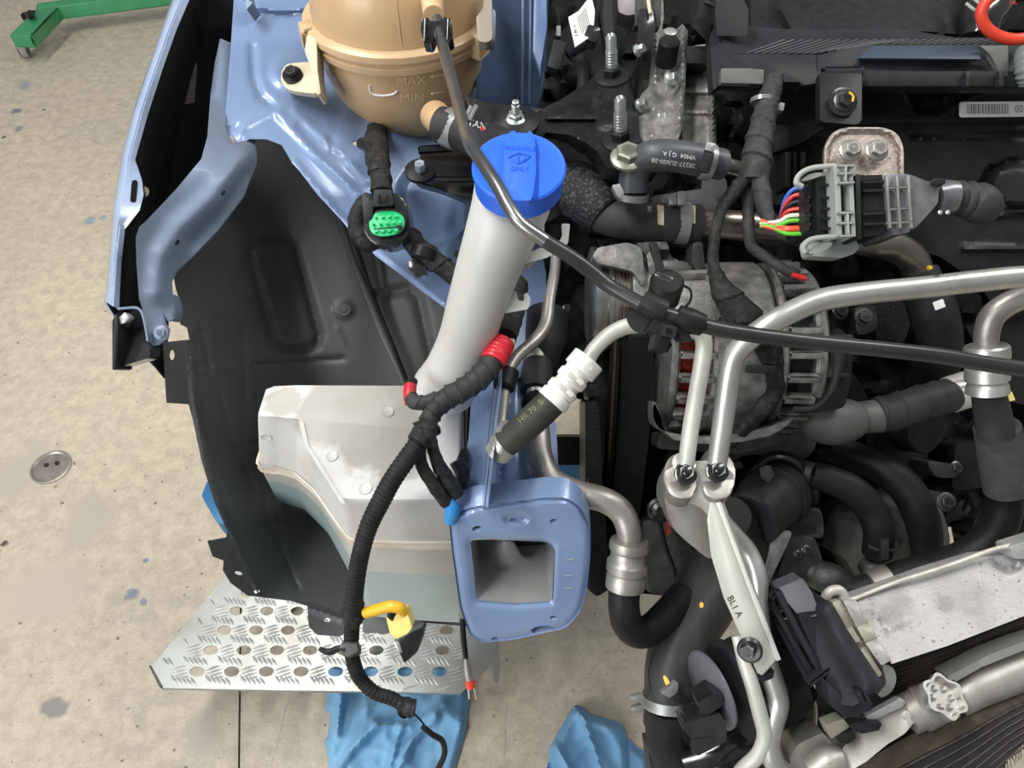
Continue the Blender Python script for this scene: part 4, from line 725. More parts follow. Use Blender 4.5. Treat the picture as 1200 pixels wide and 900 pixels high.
MB().sheet([(880, 32), (876, -60), (1200, -60), (1130, -10), (1125, 40), (1075, 36), (920, 36)], plus(tps([(880, 32, .96), (876, -60, 1.1), (1130, 30, .93), (1200, -60, 1.08), (1000, 0, .93)]), ridge([(916, 8), (930, 30)], 9, -.03), ridge([(1108, 18), (1112, 40)], 9, -.03)), step=8, vec=CF*.02).build('shell', blkm, t)
# filler neck pipe and ring top right
t = thing('oil_filler_ring', 'orange red plastic ring handle at the top right corner', 'handle', P(1190, 20, .80))
R1 = [(1190+40*math.cos(a), 17+29*math.sin(a)) for a in [2*math.pi*i/16 for i in range(17)]]
MB().tube([(x, y, .79+.0004*y, 6.5) for x, y in R1], seg=14, n=3).build('ring', redp, t)
text('embossed_lettering', 'OIL', 1187, -9+12, 6, 0, [bpy.data.objects['ring']], mat('deep_red', (.5, .03, .02)), t)
t = thing('breather_pipe', 'black breather pipe with a wire clamp behind the red ring', 'pipe', P(1140, 20, .85))
MB().tube([(1180, -40, .95, 24), (1165, -5, .92, 24), (1150, 20, .90, 22), (1145, 45, .90, 20)], seg=22).build('pipe', blkg, t)
for dy in (0, 7): MB().tube([(1132+dy, 4-dy, .868, 2), (1142+dy, 12-dy, .865, 2), (1152+dy, 18-dy, .867, 2)], seg=8).build('clamp_wire', alud, t)
t = thing('rubber_grommet', 'small grey ribbed rubber grommet at the right edge', 'grommet', P(1200, 80, .78))
MB().tube([(1206, 60, .79, 14), (1205, 80, .785, 14), (1207, 98, .79, 11)], seg=20, n=12, prof=lambda s, th: 1+.07*math.sin(s*1400)).build('body', mat('grey_green_rubber', (.16, .18, .18), None, .5), t)
# ------------------------------------------------------------------ intake manifold
t = thing('intake_manifold', 'wide black plastic intake manifold with upright ribs', 'manifold', P(1100, 190, .86))
imd = plus(tps([(900, 110, .88), (1300, 110, .88), (900, 280, .90), (1300, 290, .86), (1100, 200, .86)]), ridge([(1070, 160), (1300, 158)], 2.5, .01), area(fillet([(1062, 104), (1150, 104), (1100, 134), (1072, 130)], 8), .02, 6),
           ridge([(900, 147), (1300, 144)], 2, .006), area([(1078, 104), (1105, 104), (1100, 130), (1070, 131)], .02, 5), ridge([(1165, 230), (1150, 222), (1160, 200), (1185, 190), (1230, 195)], 4, .012), ridge([(1160, 252), (1230, 246)], 3, -.008), area(ell(1195, 215, 34, 26), -.012, 4), ridge([(1130, 290), (1200, 292), (1300, 282)], 3, -.008))
inm = MB().sheet([(905, 100), (1300, 98), (1300, 320), (1130, 320), (1100, 300), (1060, 290), (960, 240), (905, 240), (885, 160)], imd, step=5, vec=CF*.03).build('body', blk, t)
MB().prism([(905, 146), (965, 140), (968, 150), (940, 168), (905, 180)], .84, CF*.02, .003).build('bracket_arm', blk, t)
for x0, x1 in ((1063, 1062), (1078, 1077), (1114, 1110)): MB().bar(P(x0+14, 162, .868), P(x1+14, 226, .868), .0035, .010, None, .001).build('upright_rib', gpl, t)
lb = decal('barcode_label', rr(1124, 119, 1230, 137, 3, -.6), [inm], mat('label_paper', (.85, .84, .80)), t, 6, .004)
random.seed(3); x = 1133.
while x < 1182:
    wd = random.choice((.8, 1.2, 2.0)); decal('bar', [(x, 122), (x+wd, 122), (x+wd, 133.5), (x, 133.5)], [lb], inkg, lb, 20, .0006); x += wd+random.choice((.9, 1.4))
text('label_lettering', '00', 1194, 128, 13, -1, [lb], inkg, lb, .0006, .8); text('label_lettering', '1', 1214, 128, 13, -1, [lb], inkg, lb, .0006, .8)
for k, (x0, x1) in enumerate(((920, 927), (930, 934), (938, 944))): MB().prism(rr(x0, 178, x1, 220, 2), .83, CF*.03, .001).build('ridge_post', blk, t)
# bracket with yellow marked bolt
t = thing('coil_bracket', 'black bent bracket with a yellow-marked bolt hanging from the engine cover', 'bracket', P(986, 110, .78))
cb = MB().prism(fillet([(961, 84), (1010, 84), (1010, 142), (1004, 146), (964, 143), (961, 140)], 5), tps([(961, 84, .785), (1010, 84, .785), (985, 143, .77)]), CF*.012, .003).build('plate', blk, t)
MB().bar(P(962, 84, .788), P(1012, 84, .788), .010, .008, None, .003).build('bent_top', gpl, t)
MB().lathe(P(987, 120, .77), -CF, [(0, .0150), (.002, .0148), (.003, .010)], 28).build('washer', blkg, t)
yb = MB().hexhead(P(989, 119, .768), -CF, .0145, .010).build('bolt', darkst, t)
MB().tube([(995, 108, .753, 1.3), (1000, 113, .754, 1.4), (999, 119, .754, 1.2)], seg=6, n=3).build('paint_mark', yelm, yb, 'yellow paint mark on the bolt')
# two bolt plate
t = thing('lifting_plate', 'pitted brown-grey steel plate with two flange bolts', 'plate', P(1012, 180, .74))
lp = fillet([(966, 235), (966, 172), (976, 154), (992, 149), (1036, 149), (1052, 156), (1059, 172), (1059, 232)], 8); lpd = tps([(966, 160, .765), (1059, 160, .76), (1012, 232, .74)])
MB().sheet(lp, plus(lpd, area(fillet([(971, 240), (971, 174), (980, 159), (994, 154), (1034, 154), (1048, 161), (1053, 175), (1053, 240)], 8), .006, 2.5)), step=4, vec=CF*.004).build('plate', pitch, t)
for x in (996, 1027): MB().hexhead(P(x, 177, .751), -CF+UP*.25, .0145, .009).build('flange_bolt', steel, t)
# connector with wires
t = thing('harness_connector', 'large black connector with grey lever and coloured wires', 'connector', P(1030, 240, .66))
cd_ = tps([(940, 250, .665), (1060, 240, .655), (1120, 235, .66)])
MB().prism(fillet([(945, 218), (958, 206), (975, 205), (975, 276), (948, 274), (944, 262)], 4), .665, CF*.05, .003).build('wire_housing', gpl, t)
for k in range(9): MB().lathe(P(947+(k % 2)*2, 226+k*5.4, .663), -CR, [(0, .0028), (.003, .0024)], 10).build('seal_bump', gpl, t)
MB().prism(fillet([(956, 207), (982, 205), (1002, 207), (1008, 210), (1008, 272), (980, 277), (958, 275)], 3), .655, CF*.055, .002).build('plug_body', blk, t)
for y in (217, 232, 245, 256, 268): MB().bar(P(962, y, .651), P(980, y, .651), .002, .004, None, .0006).build('ridge', gpl, t)
MB().prism(fillet([(1006, 205), (1036, 205), (1038, 215), (1040, 262), (1036, 275), (1008, 278)], 2), .652, CF*.055, .002).build('mating_half', blk, t)
for y in (214, 224, 251, 263): MB().bar(P(1010, y, .648), P(1037, y-1, .648), .003, .004, None, .0006).build('ridge', gpl, t)
MB().prism(rr(1003, 204, 1009, 280, 2, -1), .645, CF*.055, .002).build('seal_rim', gpl, t)
lg = mat('grey_lever_plastic', (.34, .36, .33), (.28, .30, .28), .5, 0, 40)
m = MB(); m.tube([(940, 219, .65, 3.6), (933, 214, .65, 3.4), (938, 204, .65, 3.4), (952, 197, .647, 3.2), (978, 194, .643, 3)], seg=10)
m.tube([(943, 297, .65, 3.4), (941, 289, .65, 3.6), (950, 281, .648, 3.4), (966, 278, .645, 3.2), (986, 277, .643, 3)], seg=10)
m.prism(fillet([(977, 193), (984, 192), (987, 277), (981, 278)], 1), .638, CF*.03, .001); m.prism(fillet([(994, 194), (999, 194), (1003, 277), (998, 278)], 1), .638, CF*.03, .001)
for y in (195, 204, 215, 250, 262, 277): m.bar(P(981, y, .637), P(1000, y-.5, .637), .0022, .006, None, .0005)
m.bar(P(990, 195, .637), P(990, 214, .637), .0018, .006, None, .0004); m.bar(P(992, 251, .637), P(993, 276, .637), .0018, .006, None, .0004)
m.prism(closed_cr([(938, 212), (948, 204), (962, 202), (962, 206), (950, 210)], 2), .652, CF*.008); m.prism(closed_cr([(947, 296), (960, 286), (975, 284), (972, 290), (956, 297)], 2), .652, CF*.008)
m.build('lever', lg, t)
MB().prism(fillet([(946, 284), (1002, 280), (1008, 290), (1000, 298), (985, 302), (950, 300)], 3), .672, CF*.02, .003).build('lower_lever_cam', lg, t)
silv = mat('silvery_plastic', (.20, .20, .22), (.13, .13, .15), .3, .5, 60)
MB().prism(fillet([(1034, 205), (1061, 203), (1065, 215), (1070, 262), (1066, 272), (1046, 276), (1040, 262)], 2), .650, CF*.055, .002).build('silver_housing', silv, t)
m = MB()
for y in (221, 246, 262): m.bar(P(1038, y, .645), P(1068, y-2, .645), .0022, .004, None, .0006)
for x in (1040, 1052, 1065): m.bar(P(x-2, 206, .645), P(x+2, 268, .645), .0022, .004, None, .0006)
m.build('housing_grid', alud, t)
MB().prism(fillet([(1061, 203), (1068, 205), (1096, 216), (1100, 222), (1100, 236), (1094, 244), (1074, 266), (1068, 270), (1064, 230)], 3), tps([(1061, 203, .655), (1100, 230, .668), (1068, 270, .655)]), CF*.045, .003).build('tapered_shell', mat('silver_shell', (.27, .27, .28), (.20, .20, .21), .35, .5, 90, .2), t)
MB().tube([(1095, 232, .685, 19), (1107, 231, .685, 20), (1117, 231, .685, 19)], seg=22, n=3).build('strain_collar', silv, t)
MB().tube([(1114, 231, .69, 19), (1124, 232, .69, 20), (1126, 232, .69, 17.5), (1130, 233, .69, 21), (1134, 234, .69, 21.5), (1136, 234, .69, 19.5), (1142, 236, .69, 23), (1150, 240, .69, 23), (1158, 243, .695, 18), (1164, 245, .70, 8)], seg=24, n=4).build('rubber_boot', rubg, t)
MB().prism(rr(1094, 209, 1108, 216, 2), .66, CF*.02, .001).build('cable_tie', blkg, t)
for x in (1102, 1111): MB().lathe(P(x, 249, .66), -CF, [(0, .0022), (.001, .001)], 10).build('pin', alu, t)
for c, y0, y1 in (('blue', 222, 258), ('red', 230, 262), ('black', 238, 264), ('red', 246, 264), ('white', 252, 260), ('green', 258, 263), ('orange', 266, 256), ('green', 273, 258), ('orange', 268, 262)):
    s = 912 if y0 < 250 else 905
    MB().tube([(s-14 if y0 > 250 else s+2, y1+2, .70, 2.4), (s+8, y1+(y0-y1)*.55-(-4 if y0 > 250 else 4), .69, 2.5), (s+20, y0+(1 if y0 > 250 else -1), .685, 2.5), (948, y0, .68, 2.5)], seg=10, n=5).build('wire', wire[c], t, c+' jacketed wire')
# ------------------------------------------------------------------ hoses upper middle
t = thing('upper_coolant_hose', 'dark grey bent rubber hose with white lettering and slotted steel clamp', 'hose', P(780, 185, .72))
uh = MB().tube([(742, 226, .735, 17), (743, 205, .73, 17.5), (752, 188, .72, 18), (772, 182, .71, 18.5), (800, 184, .71, 18.5), (830, 190, .72, 18.5), (846, 193, .725, 18)], seg=24).build('hose', mat('blue_grey_rubber', (.050, .055, .065), (.065, .07, .08), .42, 0, 50, .1), t)
MB().tube([(742, 226, .735, 19), (741, 233, .738, 19)], seg=24, n=2).build('lower_clamp', clampm, t)
MB().prism(fillet([(717, 217), (726, 215), (732, 226), (728, 234), (722, 228)], 2), .70, CF*.01, .001).build('clamp_ear', clampm, t)
MB().tube([(823, 189, .712, 21), (834, 191, .713, 21)], seg=26, n=2).build('slotted_clamp', clampm, t)
MB().prism(rr(823, 176, 835, 202, 4, 14), .683, CF*.004, .001).build('clamp_slot', blk, t); MB().prism(rr(827, 167, 838, 177, 2, 14), .682, CF*.006, .001).build('clamp_tongue', clampm, t)
MB().tube([(843, 193, .725, 11), (855, 195, .73, 9), (875, 200, .74, 9)], seg=18).build('steel_pipe', steel, t)
for s, x, y in (('28237-2U600-3B', 783, 191), ('VM04  G J A', 790, 182)): text('lettering', s, x+6, y, 7.5, 188, [uh], wink, t)
t = thing('main_coolant_hose', 'thick ribbed black hose in braided sleeve joined to a steel pipe', 'hose', P(740, 255, .76))
MB().tube([(612, 205, .84, 26), (640, 212, .83, 28), (672, 222, .81, 30), (700, 240, .79, 29), (712, 252, .785, 25)], seg=40, n=10, prof=lambda s, th: 1+.05*abs(math.sin(th*8+s*20))+.012*math.sin(s*900)*math.sin(th*20)).build('braided_sleeve', mat('braided_black', (.02, .02, .022), (.10, .10, .10), .35, .2, 300, .9, 900, thr=(.5, .7)), t)
mh = MB().tube([(704, 252, .79, 21), (722, 256, .78, 22), (745, 259, .775, 22.5), (780, 261, .775, 22.5), (818, 262, .78, 22.5)], seg=26).build('hose', rubg, t)
MB().tube([(792, 261, .778, 24.5), (806, 262, .778, 24.5)], seg=28, n=2).build('clamp', clampm, t)
for x, y, h in ((798, 236, 12), (788, 236, 5)): MB().prism(rr(x-4, y-h, x+5, y+4, 2), .752, CF*.01, .001).build('clamp_ear', clampm, t)
for x0, x1, y0, y1 in ((770, 778, 240, 264), (808, 815, 240, 262)): decal('cream_mark', [(x0, y0), (x1, y0+1), (x1, y1), (x0+1, y1-1)], [mh], mat('cream_label', (.62, .55, .38), (.45, .38, .24), .6, 0, 200) if 'cream_label' not in bpy.data.materials else bpy.data.materials['cream_label'], t)
text('lettering', 'SC', 761, 245, 6, 90, [mh], wink, t)
MB().tube([(815, 262, .78, 15), (850, 263, .78, 17), (900, 268, .79, 17.5), (960, 275, .80, 17), (1020, 284, .80, 17), (1050, 290, .81, 17), (1070, 305, .82, 17), (1077, 325, .83, 17)], seg=24).build('steel_pipe', brownst, t)
MB().prism(rr(822, 168+40, 852, 246, 6), .84, CF*.05, .004).build('pipe_bracket', cast_dk, t)
t = thing('lower_rubber_hose', 'dark rubber hose with a small white label behind the aluminium pipe', 'hose', P(1095, 370, .83))
lrh = MB().tube([(1078, 318, .83, 20), (1084, 340, .825, 24), (1093, 365, .82, 26), (1100, 392, .83, 25), (1100, 425, .86, 24), (1085, 450, .9, 24)], seg=24).build('hose', blkm, t)
decal('label', rr(1094, 352, 1107, 362, 1, -20), [lrh], paper, t)
MB().lathe(P(1089, 314, .80), -CF, [(0, .003), (.003, .002)], 10).build('yellow_dot', yel, t)
# taped loom
t = thing('taped_wire_loom', 'grey tape-wrapped wire loom hanging from the engine cover and splitting', 'wire loom', P(892, 160, .74))
wrap = lambda a=.05, k=260: (lambda s, th: 1+1.7*a*((((s*k+th+.5*math.sin(s*k*.37))/6.283) % 1)**3-.3))
MB().tube([(908, 92, .78, 10), (902, 112, .76, 12), (895, 140, .74, 14), (889, 170, .73, 16.5), (886, 195, .725, 18), (884, 212, .725, 16)], seg=30, n=20, prof=wrap(.10, 300)).build('main_trunk', tapeg, t)
MB().tube([(878, 205, .725, 8), (862, 222, .72, 8.5), (846, 245, .71, 7), (838, 275, .70, 6.5), (836, 310, .70, 7), (842, 330, .70, 11), (855, 352, .70, 17), (873, 372, .70, 19), (888, 390, .71, 17), (898, 405, .72, 15), (903, 425, .73, 14), (905, 460, .74, 13), (888, 485, .74, 10), (868, 505, .75, 9), (855, 520, .76, 8)], seg=26, n=16, prof=wrap(.08, 220)).build('left_branch', tape, t)
MB().tube([(876, 208, .735, 7), (877, 240, .73, 7), (877, 270, .72, 7), (882, 290, .72, 6.5), (900, 303, .715, 6), (918, 315, .71, 6), (935, 323, .71, 6)], seg=22, n=16, prof=wrap(.08, 300)).build('middle_branch', tapeg, t)
MB().tube([(890, 208, .72, 10), (894, 230, .715, 10.5), (898, 250, .71, 9), (904, 264, .70, 7)], seg=24, n=16, prof=wrap(.08, 300)).build('right_branch', tapeg, t)
MB().tube([(928, 322, .705, 3), (940, 325, .705, 3.4), (944, 326, .705, 3)], seg=10).build('red_wire', wire['red'], t); MB().lathe(P(944, 326, .705), CR, [(0, .0022), (.001, .002)], 10).build('wire_end', alu, t)
MB().prism(rr(883, 428, 909, 437, 2, 4), .70, CF*.03, .002).build('loom_clip', blk, t)
MB().tube([(893, 115, .75, 13.5), (893, 120, .75, 13.5)], seg=20, n=2).build('cable_tie', mat('silver_tie', (.3, .3, .3), None, .3, .6), t); MB().prism(rr(909, 120, 919, 129, 1, 10), .75, CF*.01, .001).build('tie_head', mat('grey_tie', (.25, .24, .25)), t)
# ------------------------------------------------------------------ alternator
def D(px, py, p): return (p-CAM).dot(CF)
AC = P(850, 408, .815); ra = .0935; XA = Vector((1, 0, 0)); sc = .815/F
def ax_x(px): return AC+XA*((px-850)*sc*.93)
t = thing('alternator', 'cast aluminium alternator with slots showing red copper windings', 'alternator', AC)
MB().lathe(ax_x(765), XA, [(0, .06), (.004, ra*.80), ((945-765)*sc*.9, ra*.80)], 40).build('stator_core', cast_dk, t)
for a, b in ((770, 812), (892, 930)):
    MB().lathe(ax_x(a), XA, [(0, ra*.84), ((b-a)*sc, ra*.84)], 40, False).build('copper_windings' if a < 800 else 'rear_windings', cop if a < 800 else blk, t)
def ringp(a, b, r, name='housing_ring', mt=cast_al):
    L = (b-a)*sc*.95; return MB().lathe(ax_x(a), XA, [(0, ra*.7), (0, r-.003), (.003, r), (L-.003, r), (L, r-.003), (L, ra*.7)], 48).build(name, mt, t)
ringp(762, 772, ra*.93); ringp(808, 878, ra); ringp(885, 894, ra*.99); ringp(926, 940, ra*.94)
for a, b in ((770, 810), (892, 928)):
    for k in range(24):
        th = 2*math.pi*k/24; u = Vector((0, math.cos(th), math.sin(th))); 
        if u.dot(CF) > .55: continue
        MB().bar(ax_x(a)+u*ra*.94, ax_x(b)+u*ra*.96, .0075, .012, u, .0015).build('slot_rib', cast_al, t)
MB().prism(closed_cr([(776, 497), (772, 480), (766, 470), (766, 490), (772, 503), (800, 510), (840, 512), (905, 500), (930, 488), (925, 496), (900, 512), (840, 520), (790, 516)], 2), .745, CF*.03, .003).build('lower_foot', cast_al, t)
MB().prism(fillet([(772, 508), (830, 514), (900, 505), (918, 500), (910, 520), (868, 532), (770, 526)], 5), .78, CF*.04, .004).build('mounting_foot', cast_dk, t)
MB().prism(fillet([(790, 330), (828, 328), (838, 345), (838, 392), (800, 400), (785, 380)], 8), .715, CF*.05, .006).build('upper_lug', cast_al, t)
MB().tubew([(P(800, 358, .735), .024), (P(825, 358, .735), .025), (P(836, 358, .735), .024)], seg=28).build('pump_body', cast_al, t)
MB().sheet(fillet([(745, 284), (782, 283), (786, 300), (800, 308), (830, 320), (832, 336), (800, 338), (762, 330), (758, 300)], 4), plus(lambda x, y: .775, lump(3, .008), area(rr(772, 294, 792, 304, 3), .02, 2), area(rr(800, 318, 818, 323, 2), .02, 2)), step=4, vec=CF*.04).build('top_casting', cast_al, t)
MB().prism(fillet([(812, 284), (823, 283), (826, 312), (817, 318), (810, 305)], 4), .76, CF*.03, .004).build('casting_lobe', cast_dk, t)
MB().prism(fillet([(762, 283), (770, 284), (778, 316), (770, 318)], 2), .765, CF*.02, .003).build('diagonal_rib', cast_dk, t)
blkcap = MB().prism(fillet([(940, 392), (985, 384), (1000, 400), (998, 440), (990, 478), (940, 486), (932, 440)], 6), .745, CF*.06, .004).build('rear_plastic_cap', blk, t)
MB().prism(fillet([(948, 380), (962, 375), (968, 392), (1000, 392), (1000, 398), (985, 400), (984, 436), (996, 438), (996, 442), (952, 442), (955, 400)], 2), .735, CF*.01, .001).build('cap_frame', cast_dk, t)
MB().tube([(978, 400, .73, 9), (983, 410, .725, 10), (980, 440, .72, 5), (972, 462, .72, 4), (955, 478, .73, 4), (930, 480, .74, 4)], seg=12).build('field_cable', blkm, t)
t = thing('drive_pulley', 'silver grooved drive pulley carrying the wide black belt', 'pulley', P(725, 350, .82))
ppc = P(690, 352, .83); s8 = .83/F; rp = 62*s8
MB().lathe(ppc, XA, [(0, rp*.5), (0, rp*.9), (2*s8, rp), (8*s8, rp), (9*s8, rp*.86), (16*s8, rp*.86), (17*s8, rp*.97), (22*s8, rp*.97), (23*s8, rp*.9), (28*s8, rp*.9)], 48).build('front_rim', steel, t)
MB().lathe(ppc+XA*28*s8, XA, [(q*s8*1.9, rp*(.93 if q % 2 else .89)) for q in range(8)], 48).build('grooved_face', mat('rusty_groove_steel', (.38, .36, .33), (.16, .12, .09), .4, .7, 120, .2), t)
MB().lathe(ppc+XA*42*s8, XA, [(0, rp*.9), (0, rp*.99), (3*s8, rp*1.01), (36*s8, rp*1.01), (40*s8, rp*.9)], 48).build('pump_housing', cast_al, t)
MB().prism(fillet([(694, 300), (700, 290), (735, 284), (752, 290), (756, 330), (752, 335), (742, 318), (700, 308)], 5), .765, CF*.04, .005).build('upper_housing', cast_al, t)
t = thing('drive_belt', 'wide black rubber drive belt running down beside the alternator', 'belt', P(745, 500, .82))
MB().sheet([(728, 398), (766, 398), (765, 470), (757, 545), (748, 612), (717, 612), (722, 520), (727, 450)], tps([(728, 398, .775), (766, 398, .775), (748, 612, .86), (717, 612, .86)]), step=10, vec=CF*.006).build('belt_back', mat('belt_rubber', (.014, .014, .015), (.02, .02, .02), .65), t)
for k in range(3): MB().sheet([(716+k*4, 400), (719+k*4, 400), (714+k*4, 500), (706+k*4, 610), (702+k*4, 610), (711+k*4, 500)], tps([(716, 400, .79), (720, 500, .81), (705, 610, .87)]), step=10, vec=CF*.006).build('belt_rib', blk if k != 1 else mat('rust_brown', (.13, .09, .055), (.07, .05, .035), .6, .2, 90), t)
t = thing('tensioner', 'black tensioner arm with a grey square bolt left of the belt', 'tensioner', P(695, 480, .84))
MB().prism(fillet([(684, 440), (700, 420), (714, 425), (712, 520), (704, 560), (692, 560), (690, 470)], 4), .84, CF*.05, .004).build('arm', cast_bk, t)
MB().prism(fillet([(686, 450), (701, 450), (702, 464), (687, 465)], 2), .825, CF*.02, .002).build('square_bolt', cast_dk, t)
MB().lathe(P(694, 486, .83), -CF, [(0, .006), (.006, .006), (.008, .004)], 14).build('pivot_bolt', darkst, t)
# port cap
t = thing('service_port_cap', 'black plastic screw cap on a pale refrigerant service port', 'cap', P(779, 345, .60))
pa = (UP*.9-CF*.35+XA*-.05).normalized(); q = P(777, 350, .62)
MB().lathe(q, pa, [(0, .0128), (.001, .0135)]+[(.002+i*.0018, .0136 if i % 2 else .0132) for i in range(9)]+[(.020, .0138), (.023, .0138), (.0262, .0115), (.0262, .010), (.0255, .0095), (.0255, .001)], 36).build('cap', blk, t)
MB().bar(P(767, 321, .585)+Vector((0, 0, 0)), P(789, 328, .580), .0035, .003, pa, .001).build('grip_bar', blkg, t)
MB().lathe(q-pa*.016, pa, [(0, .011), (.012, .0115), (.016, .0125)], 24).build('port_body', aluw, t)
MB().tube([(800, 334, .61, 1.5), (809, 340, .61, 1.5), (809, 352, .61, 1.5), (800, 362, .61, 1.5), (788, 366, .61, 1.5)], seg=8).build('tether', blk, t)
# ------------------------------------------------------------------ refrigerant lines
t = thing('small_refrigerant_pipe', 'pale aluminium refrigerant pipe passing under the black clip', 'pipe', P(760, 383, .60))
MB().tube([(688, 424, .60, 9), (696, 410, .60, 9), (712, 394, .60, 9.2), (730, 384, .60, 9.5), (748, 381, .60, 9.8), (775, 383, .605, 9.8), (800, 384, .61, 9.8), (818, 388, .615, 10), (825, 402, .62, 10), (822, 430, .625, 10), (815, 470, .63, 10), (809, 505, .63, 9.8), (804, 545, .63, 9.5)], seg=20).build('pipe', aluw, t)
def along(x0, y0, d0, x1, y1, d1, prof, **k): # prof: (fraction, r px)
    return MB().tubew([(P(mix(x0, x1, f), mix(y0, y1, f), mix(d0, d1, f)), r*mix(d0, d1, f)/F) for f, r in prof], n=1, seg=24, **k)
crp = [(0, 10), (.01, 19), (.02, 20.5), (.28, 20.5), (.30, 17), (.36, 16.5), (.40, 19), (.52, 19), (.56, 16), (.62, 16), (.66, 19), (.78, 19), (.80, 17), (.84, 19.5), (.99, 20), (1, 17)]
wcr = mat('white_crimp_aluminium', (.86, .85, .81), (.74, .73, .68), .5, .25, 60, .1)
crs = along(691, 420, .60, 646, 472, .60, crp).build('crimp_sleeve', wcr, t, 'white crimped sleeve')
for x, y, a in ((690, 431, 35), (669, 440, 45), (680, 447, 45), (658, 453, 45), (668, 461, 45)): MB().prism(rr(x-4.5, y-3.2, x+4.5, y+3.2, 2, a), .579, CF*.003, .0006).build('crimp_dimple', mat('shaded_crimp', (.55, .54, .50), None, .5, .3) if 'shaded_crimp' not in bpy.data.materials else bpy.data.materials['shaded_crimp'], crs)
hs = MB().tube([(652, 466, .60, 17.5), (632, 485, .60, 18), (612, 503, .605, 17.8), (592, 520, .61, 17)], seg=24).build('rubber_hose', mat('olive_rubber', (.035, .037, .032), (.05, .052, .042), .5), t)
text('lettering', 'HR 70  B', 622, 482, 10, -42, [hs], yink, hs)
along(602, 505, .61, 582, 534, .625, [(0, 15), (.02, 18.5), (.2, 19), (.24, 17), (.4, 18.5), (.45, 17), (.62, 18), (.66, 16.5), (.9, 16.5), (1, 12)]).build('lower_crimp_sleeve', alu, t)
MB().tube([(586, 520, .635, 8), (588, 490, .65, 7.2), (591, 460, .67, 7), (594, 440, .68, 7), (606, 418, .69, 7.5), (628, 398, .70, 7.5), (640, 378, .715, 7.5), (644, 350, .73, 6.8), (650, 318, .75, 6), (652, 290, .77, 6)], seg=16).build('lower_pipe', alud, t)
along(596, 434, .68, 590, 456, .67, [(0, 10), (.05, 13), (.9, 13), (1, 11)]).build('rubber_grommet', rub, t)
t = thing('fat_refrigerant_pipe', 'thick aluminium pipe with a bent run over the blue rail into a black hose', 'pipe', P(680, 580, .66))
MB().tube([(636, 380, .80, 13), (630, 410, .77, 13), (628, 440, .75, 12.5), (629, 475, .73, 12), (631, 505, .715, 13.5), (633, 535, .70, 15), (645, 562, .69, 15.5), (675, 577, .685, 15), (708, 586, .68, 15), (728, 600, .68, 15), (737, 622, .68, 14.5), (738, 645, .685, 14)], seg=24, n=6).build('pipe', alud, t)
along(630, 424, .76, 628, 460, .74, [(0, 14), (.05, 17.5), (.5, 18.5), (.95, 18), (1, 15)]).build('foam_sleeve', rubg, t)
MB().tubew([(P(640, 372, .80), .024), (P(638, 400, .78), .022), (P(634, 425, .77), .017)], seg=20).build('upper_sleeve', blkm, t)
q = P(628, 473, .70); MB().lathe(q, -CF+XA*.2, [(-.01, .012), (0, .013), (.006, .010), (.009, .005)], 20).build('black_plug', blk, t)
along(738, 632, .68, 732, 690, .69, [(0, 12), (.02, 22), (.12, 23.5), (.2, 23), (.24, 20), (.4, 21), (.46, 24), (.62, 24), (.66, 21), (.74, 23), (.96, 23), (1, 18)]).build('crimp_sleeve', alud, t)
MB().tube([(732, 686, .69, 18.5), (731, 710, .69, 18.5), (735, 730, .695, 18.5), (746, 741, .70, 18), (762, 738, .71, 18), (780, 722, .73, 18), (800, 700, .76, 18)], seg=24).build('rubber_hose', rub, t)
t = thing('large_refrigerant_pipe', 'shiny aluminium pipe sweeping from the fitting block to the right edge', 'pipe', P(1000, 345, .60))
bp_ = MB().tube([(1300, 330, .64, 13), (1240, 324, .64, 13), (1190, 325, .635, 13), (1140, 330, .63, 13), (1080, 337, .62, 13), (1010, 344, .61, 13.2), (965, 351, .61, 13.5), (935, 362, .61, 13.5), (905, 378, .61, 13.5), (880, 396, .615, 13), (862, 415, .62, 12.5), (855, 440, .625, 12.5), (850, 475, .63, 12.3), (845, 510, .63, 12), (840, 545, .63, 11.5)], seg=24, n=6).build('pipe', alu, t)
for s, x, y in (('97763-2H100', 1108, 322), ('VALEO 10.06', 1120, 328), ('JCE', 1130, 334)): text('lettering', s, x, y+1, 5.5, -4, [bp_], inkg, t)
MB().tube([(1228, 338, .66, 13), (1200, 348, .665, 13.5), (1178, 358, .67, 13.8), (1162, 372, .675, 14), (1156, 392, .68, 13.5), (1156, 412, .685, 13)], seg=24).build('branch_pipe', alud, t)
along(1156, 404, .68, 1157, 462, .69, [(0, 13), (.01, 22), (.05, 24), (.26, 24.5), (.30, 20), (.42, 20), (.48, 23), (.7, 23.5), (.76, 20), (.82, 22), (.97, 23), (1, 18)]).build('crimp_sleeve', alu, t)
MB().tube([(1158, 458, .70, 18), (1163, 485, .71, 19.5), (1167, 510, .715, 20)], seg=24).build('grey_hose', rubg, t)
along(1168, 498, .72, 1180, 575, .75, [(0, 18), (.001, 22), (.03, 24.5), (.5, 25), (.97, 24.5), (1, 19)]).build('foam_sleeve', mat('dark_foam', (.05, .05, .05), (.07, .07, .068), .8, 0, 90, .3), t)
MB().tube([(1177, 560, .75, 19), (1178, 585, .76, 19.5), (1172, 612, .765, 20), (1155, 636, .77, 20), (1128, 654, .775, 19.5), (1095, 665, .78, 19), (1060, 674, .78, 18), (1030, 684, .785, 17), (1005, 692, .79, 16), (985, 690, .80, 15)], seg=24).build('lower_hose', rub, t)
along(1020, 687, .783, 1043, 680, .782, [(0, 17), (.02, 18.5), (.98, 19.5), (1, 18)]).build('silver_band', alud, t)
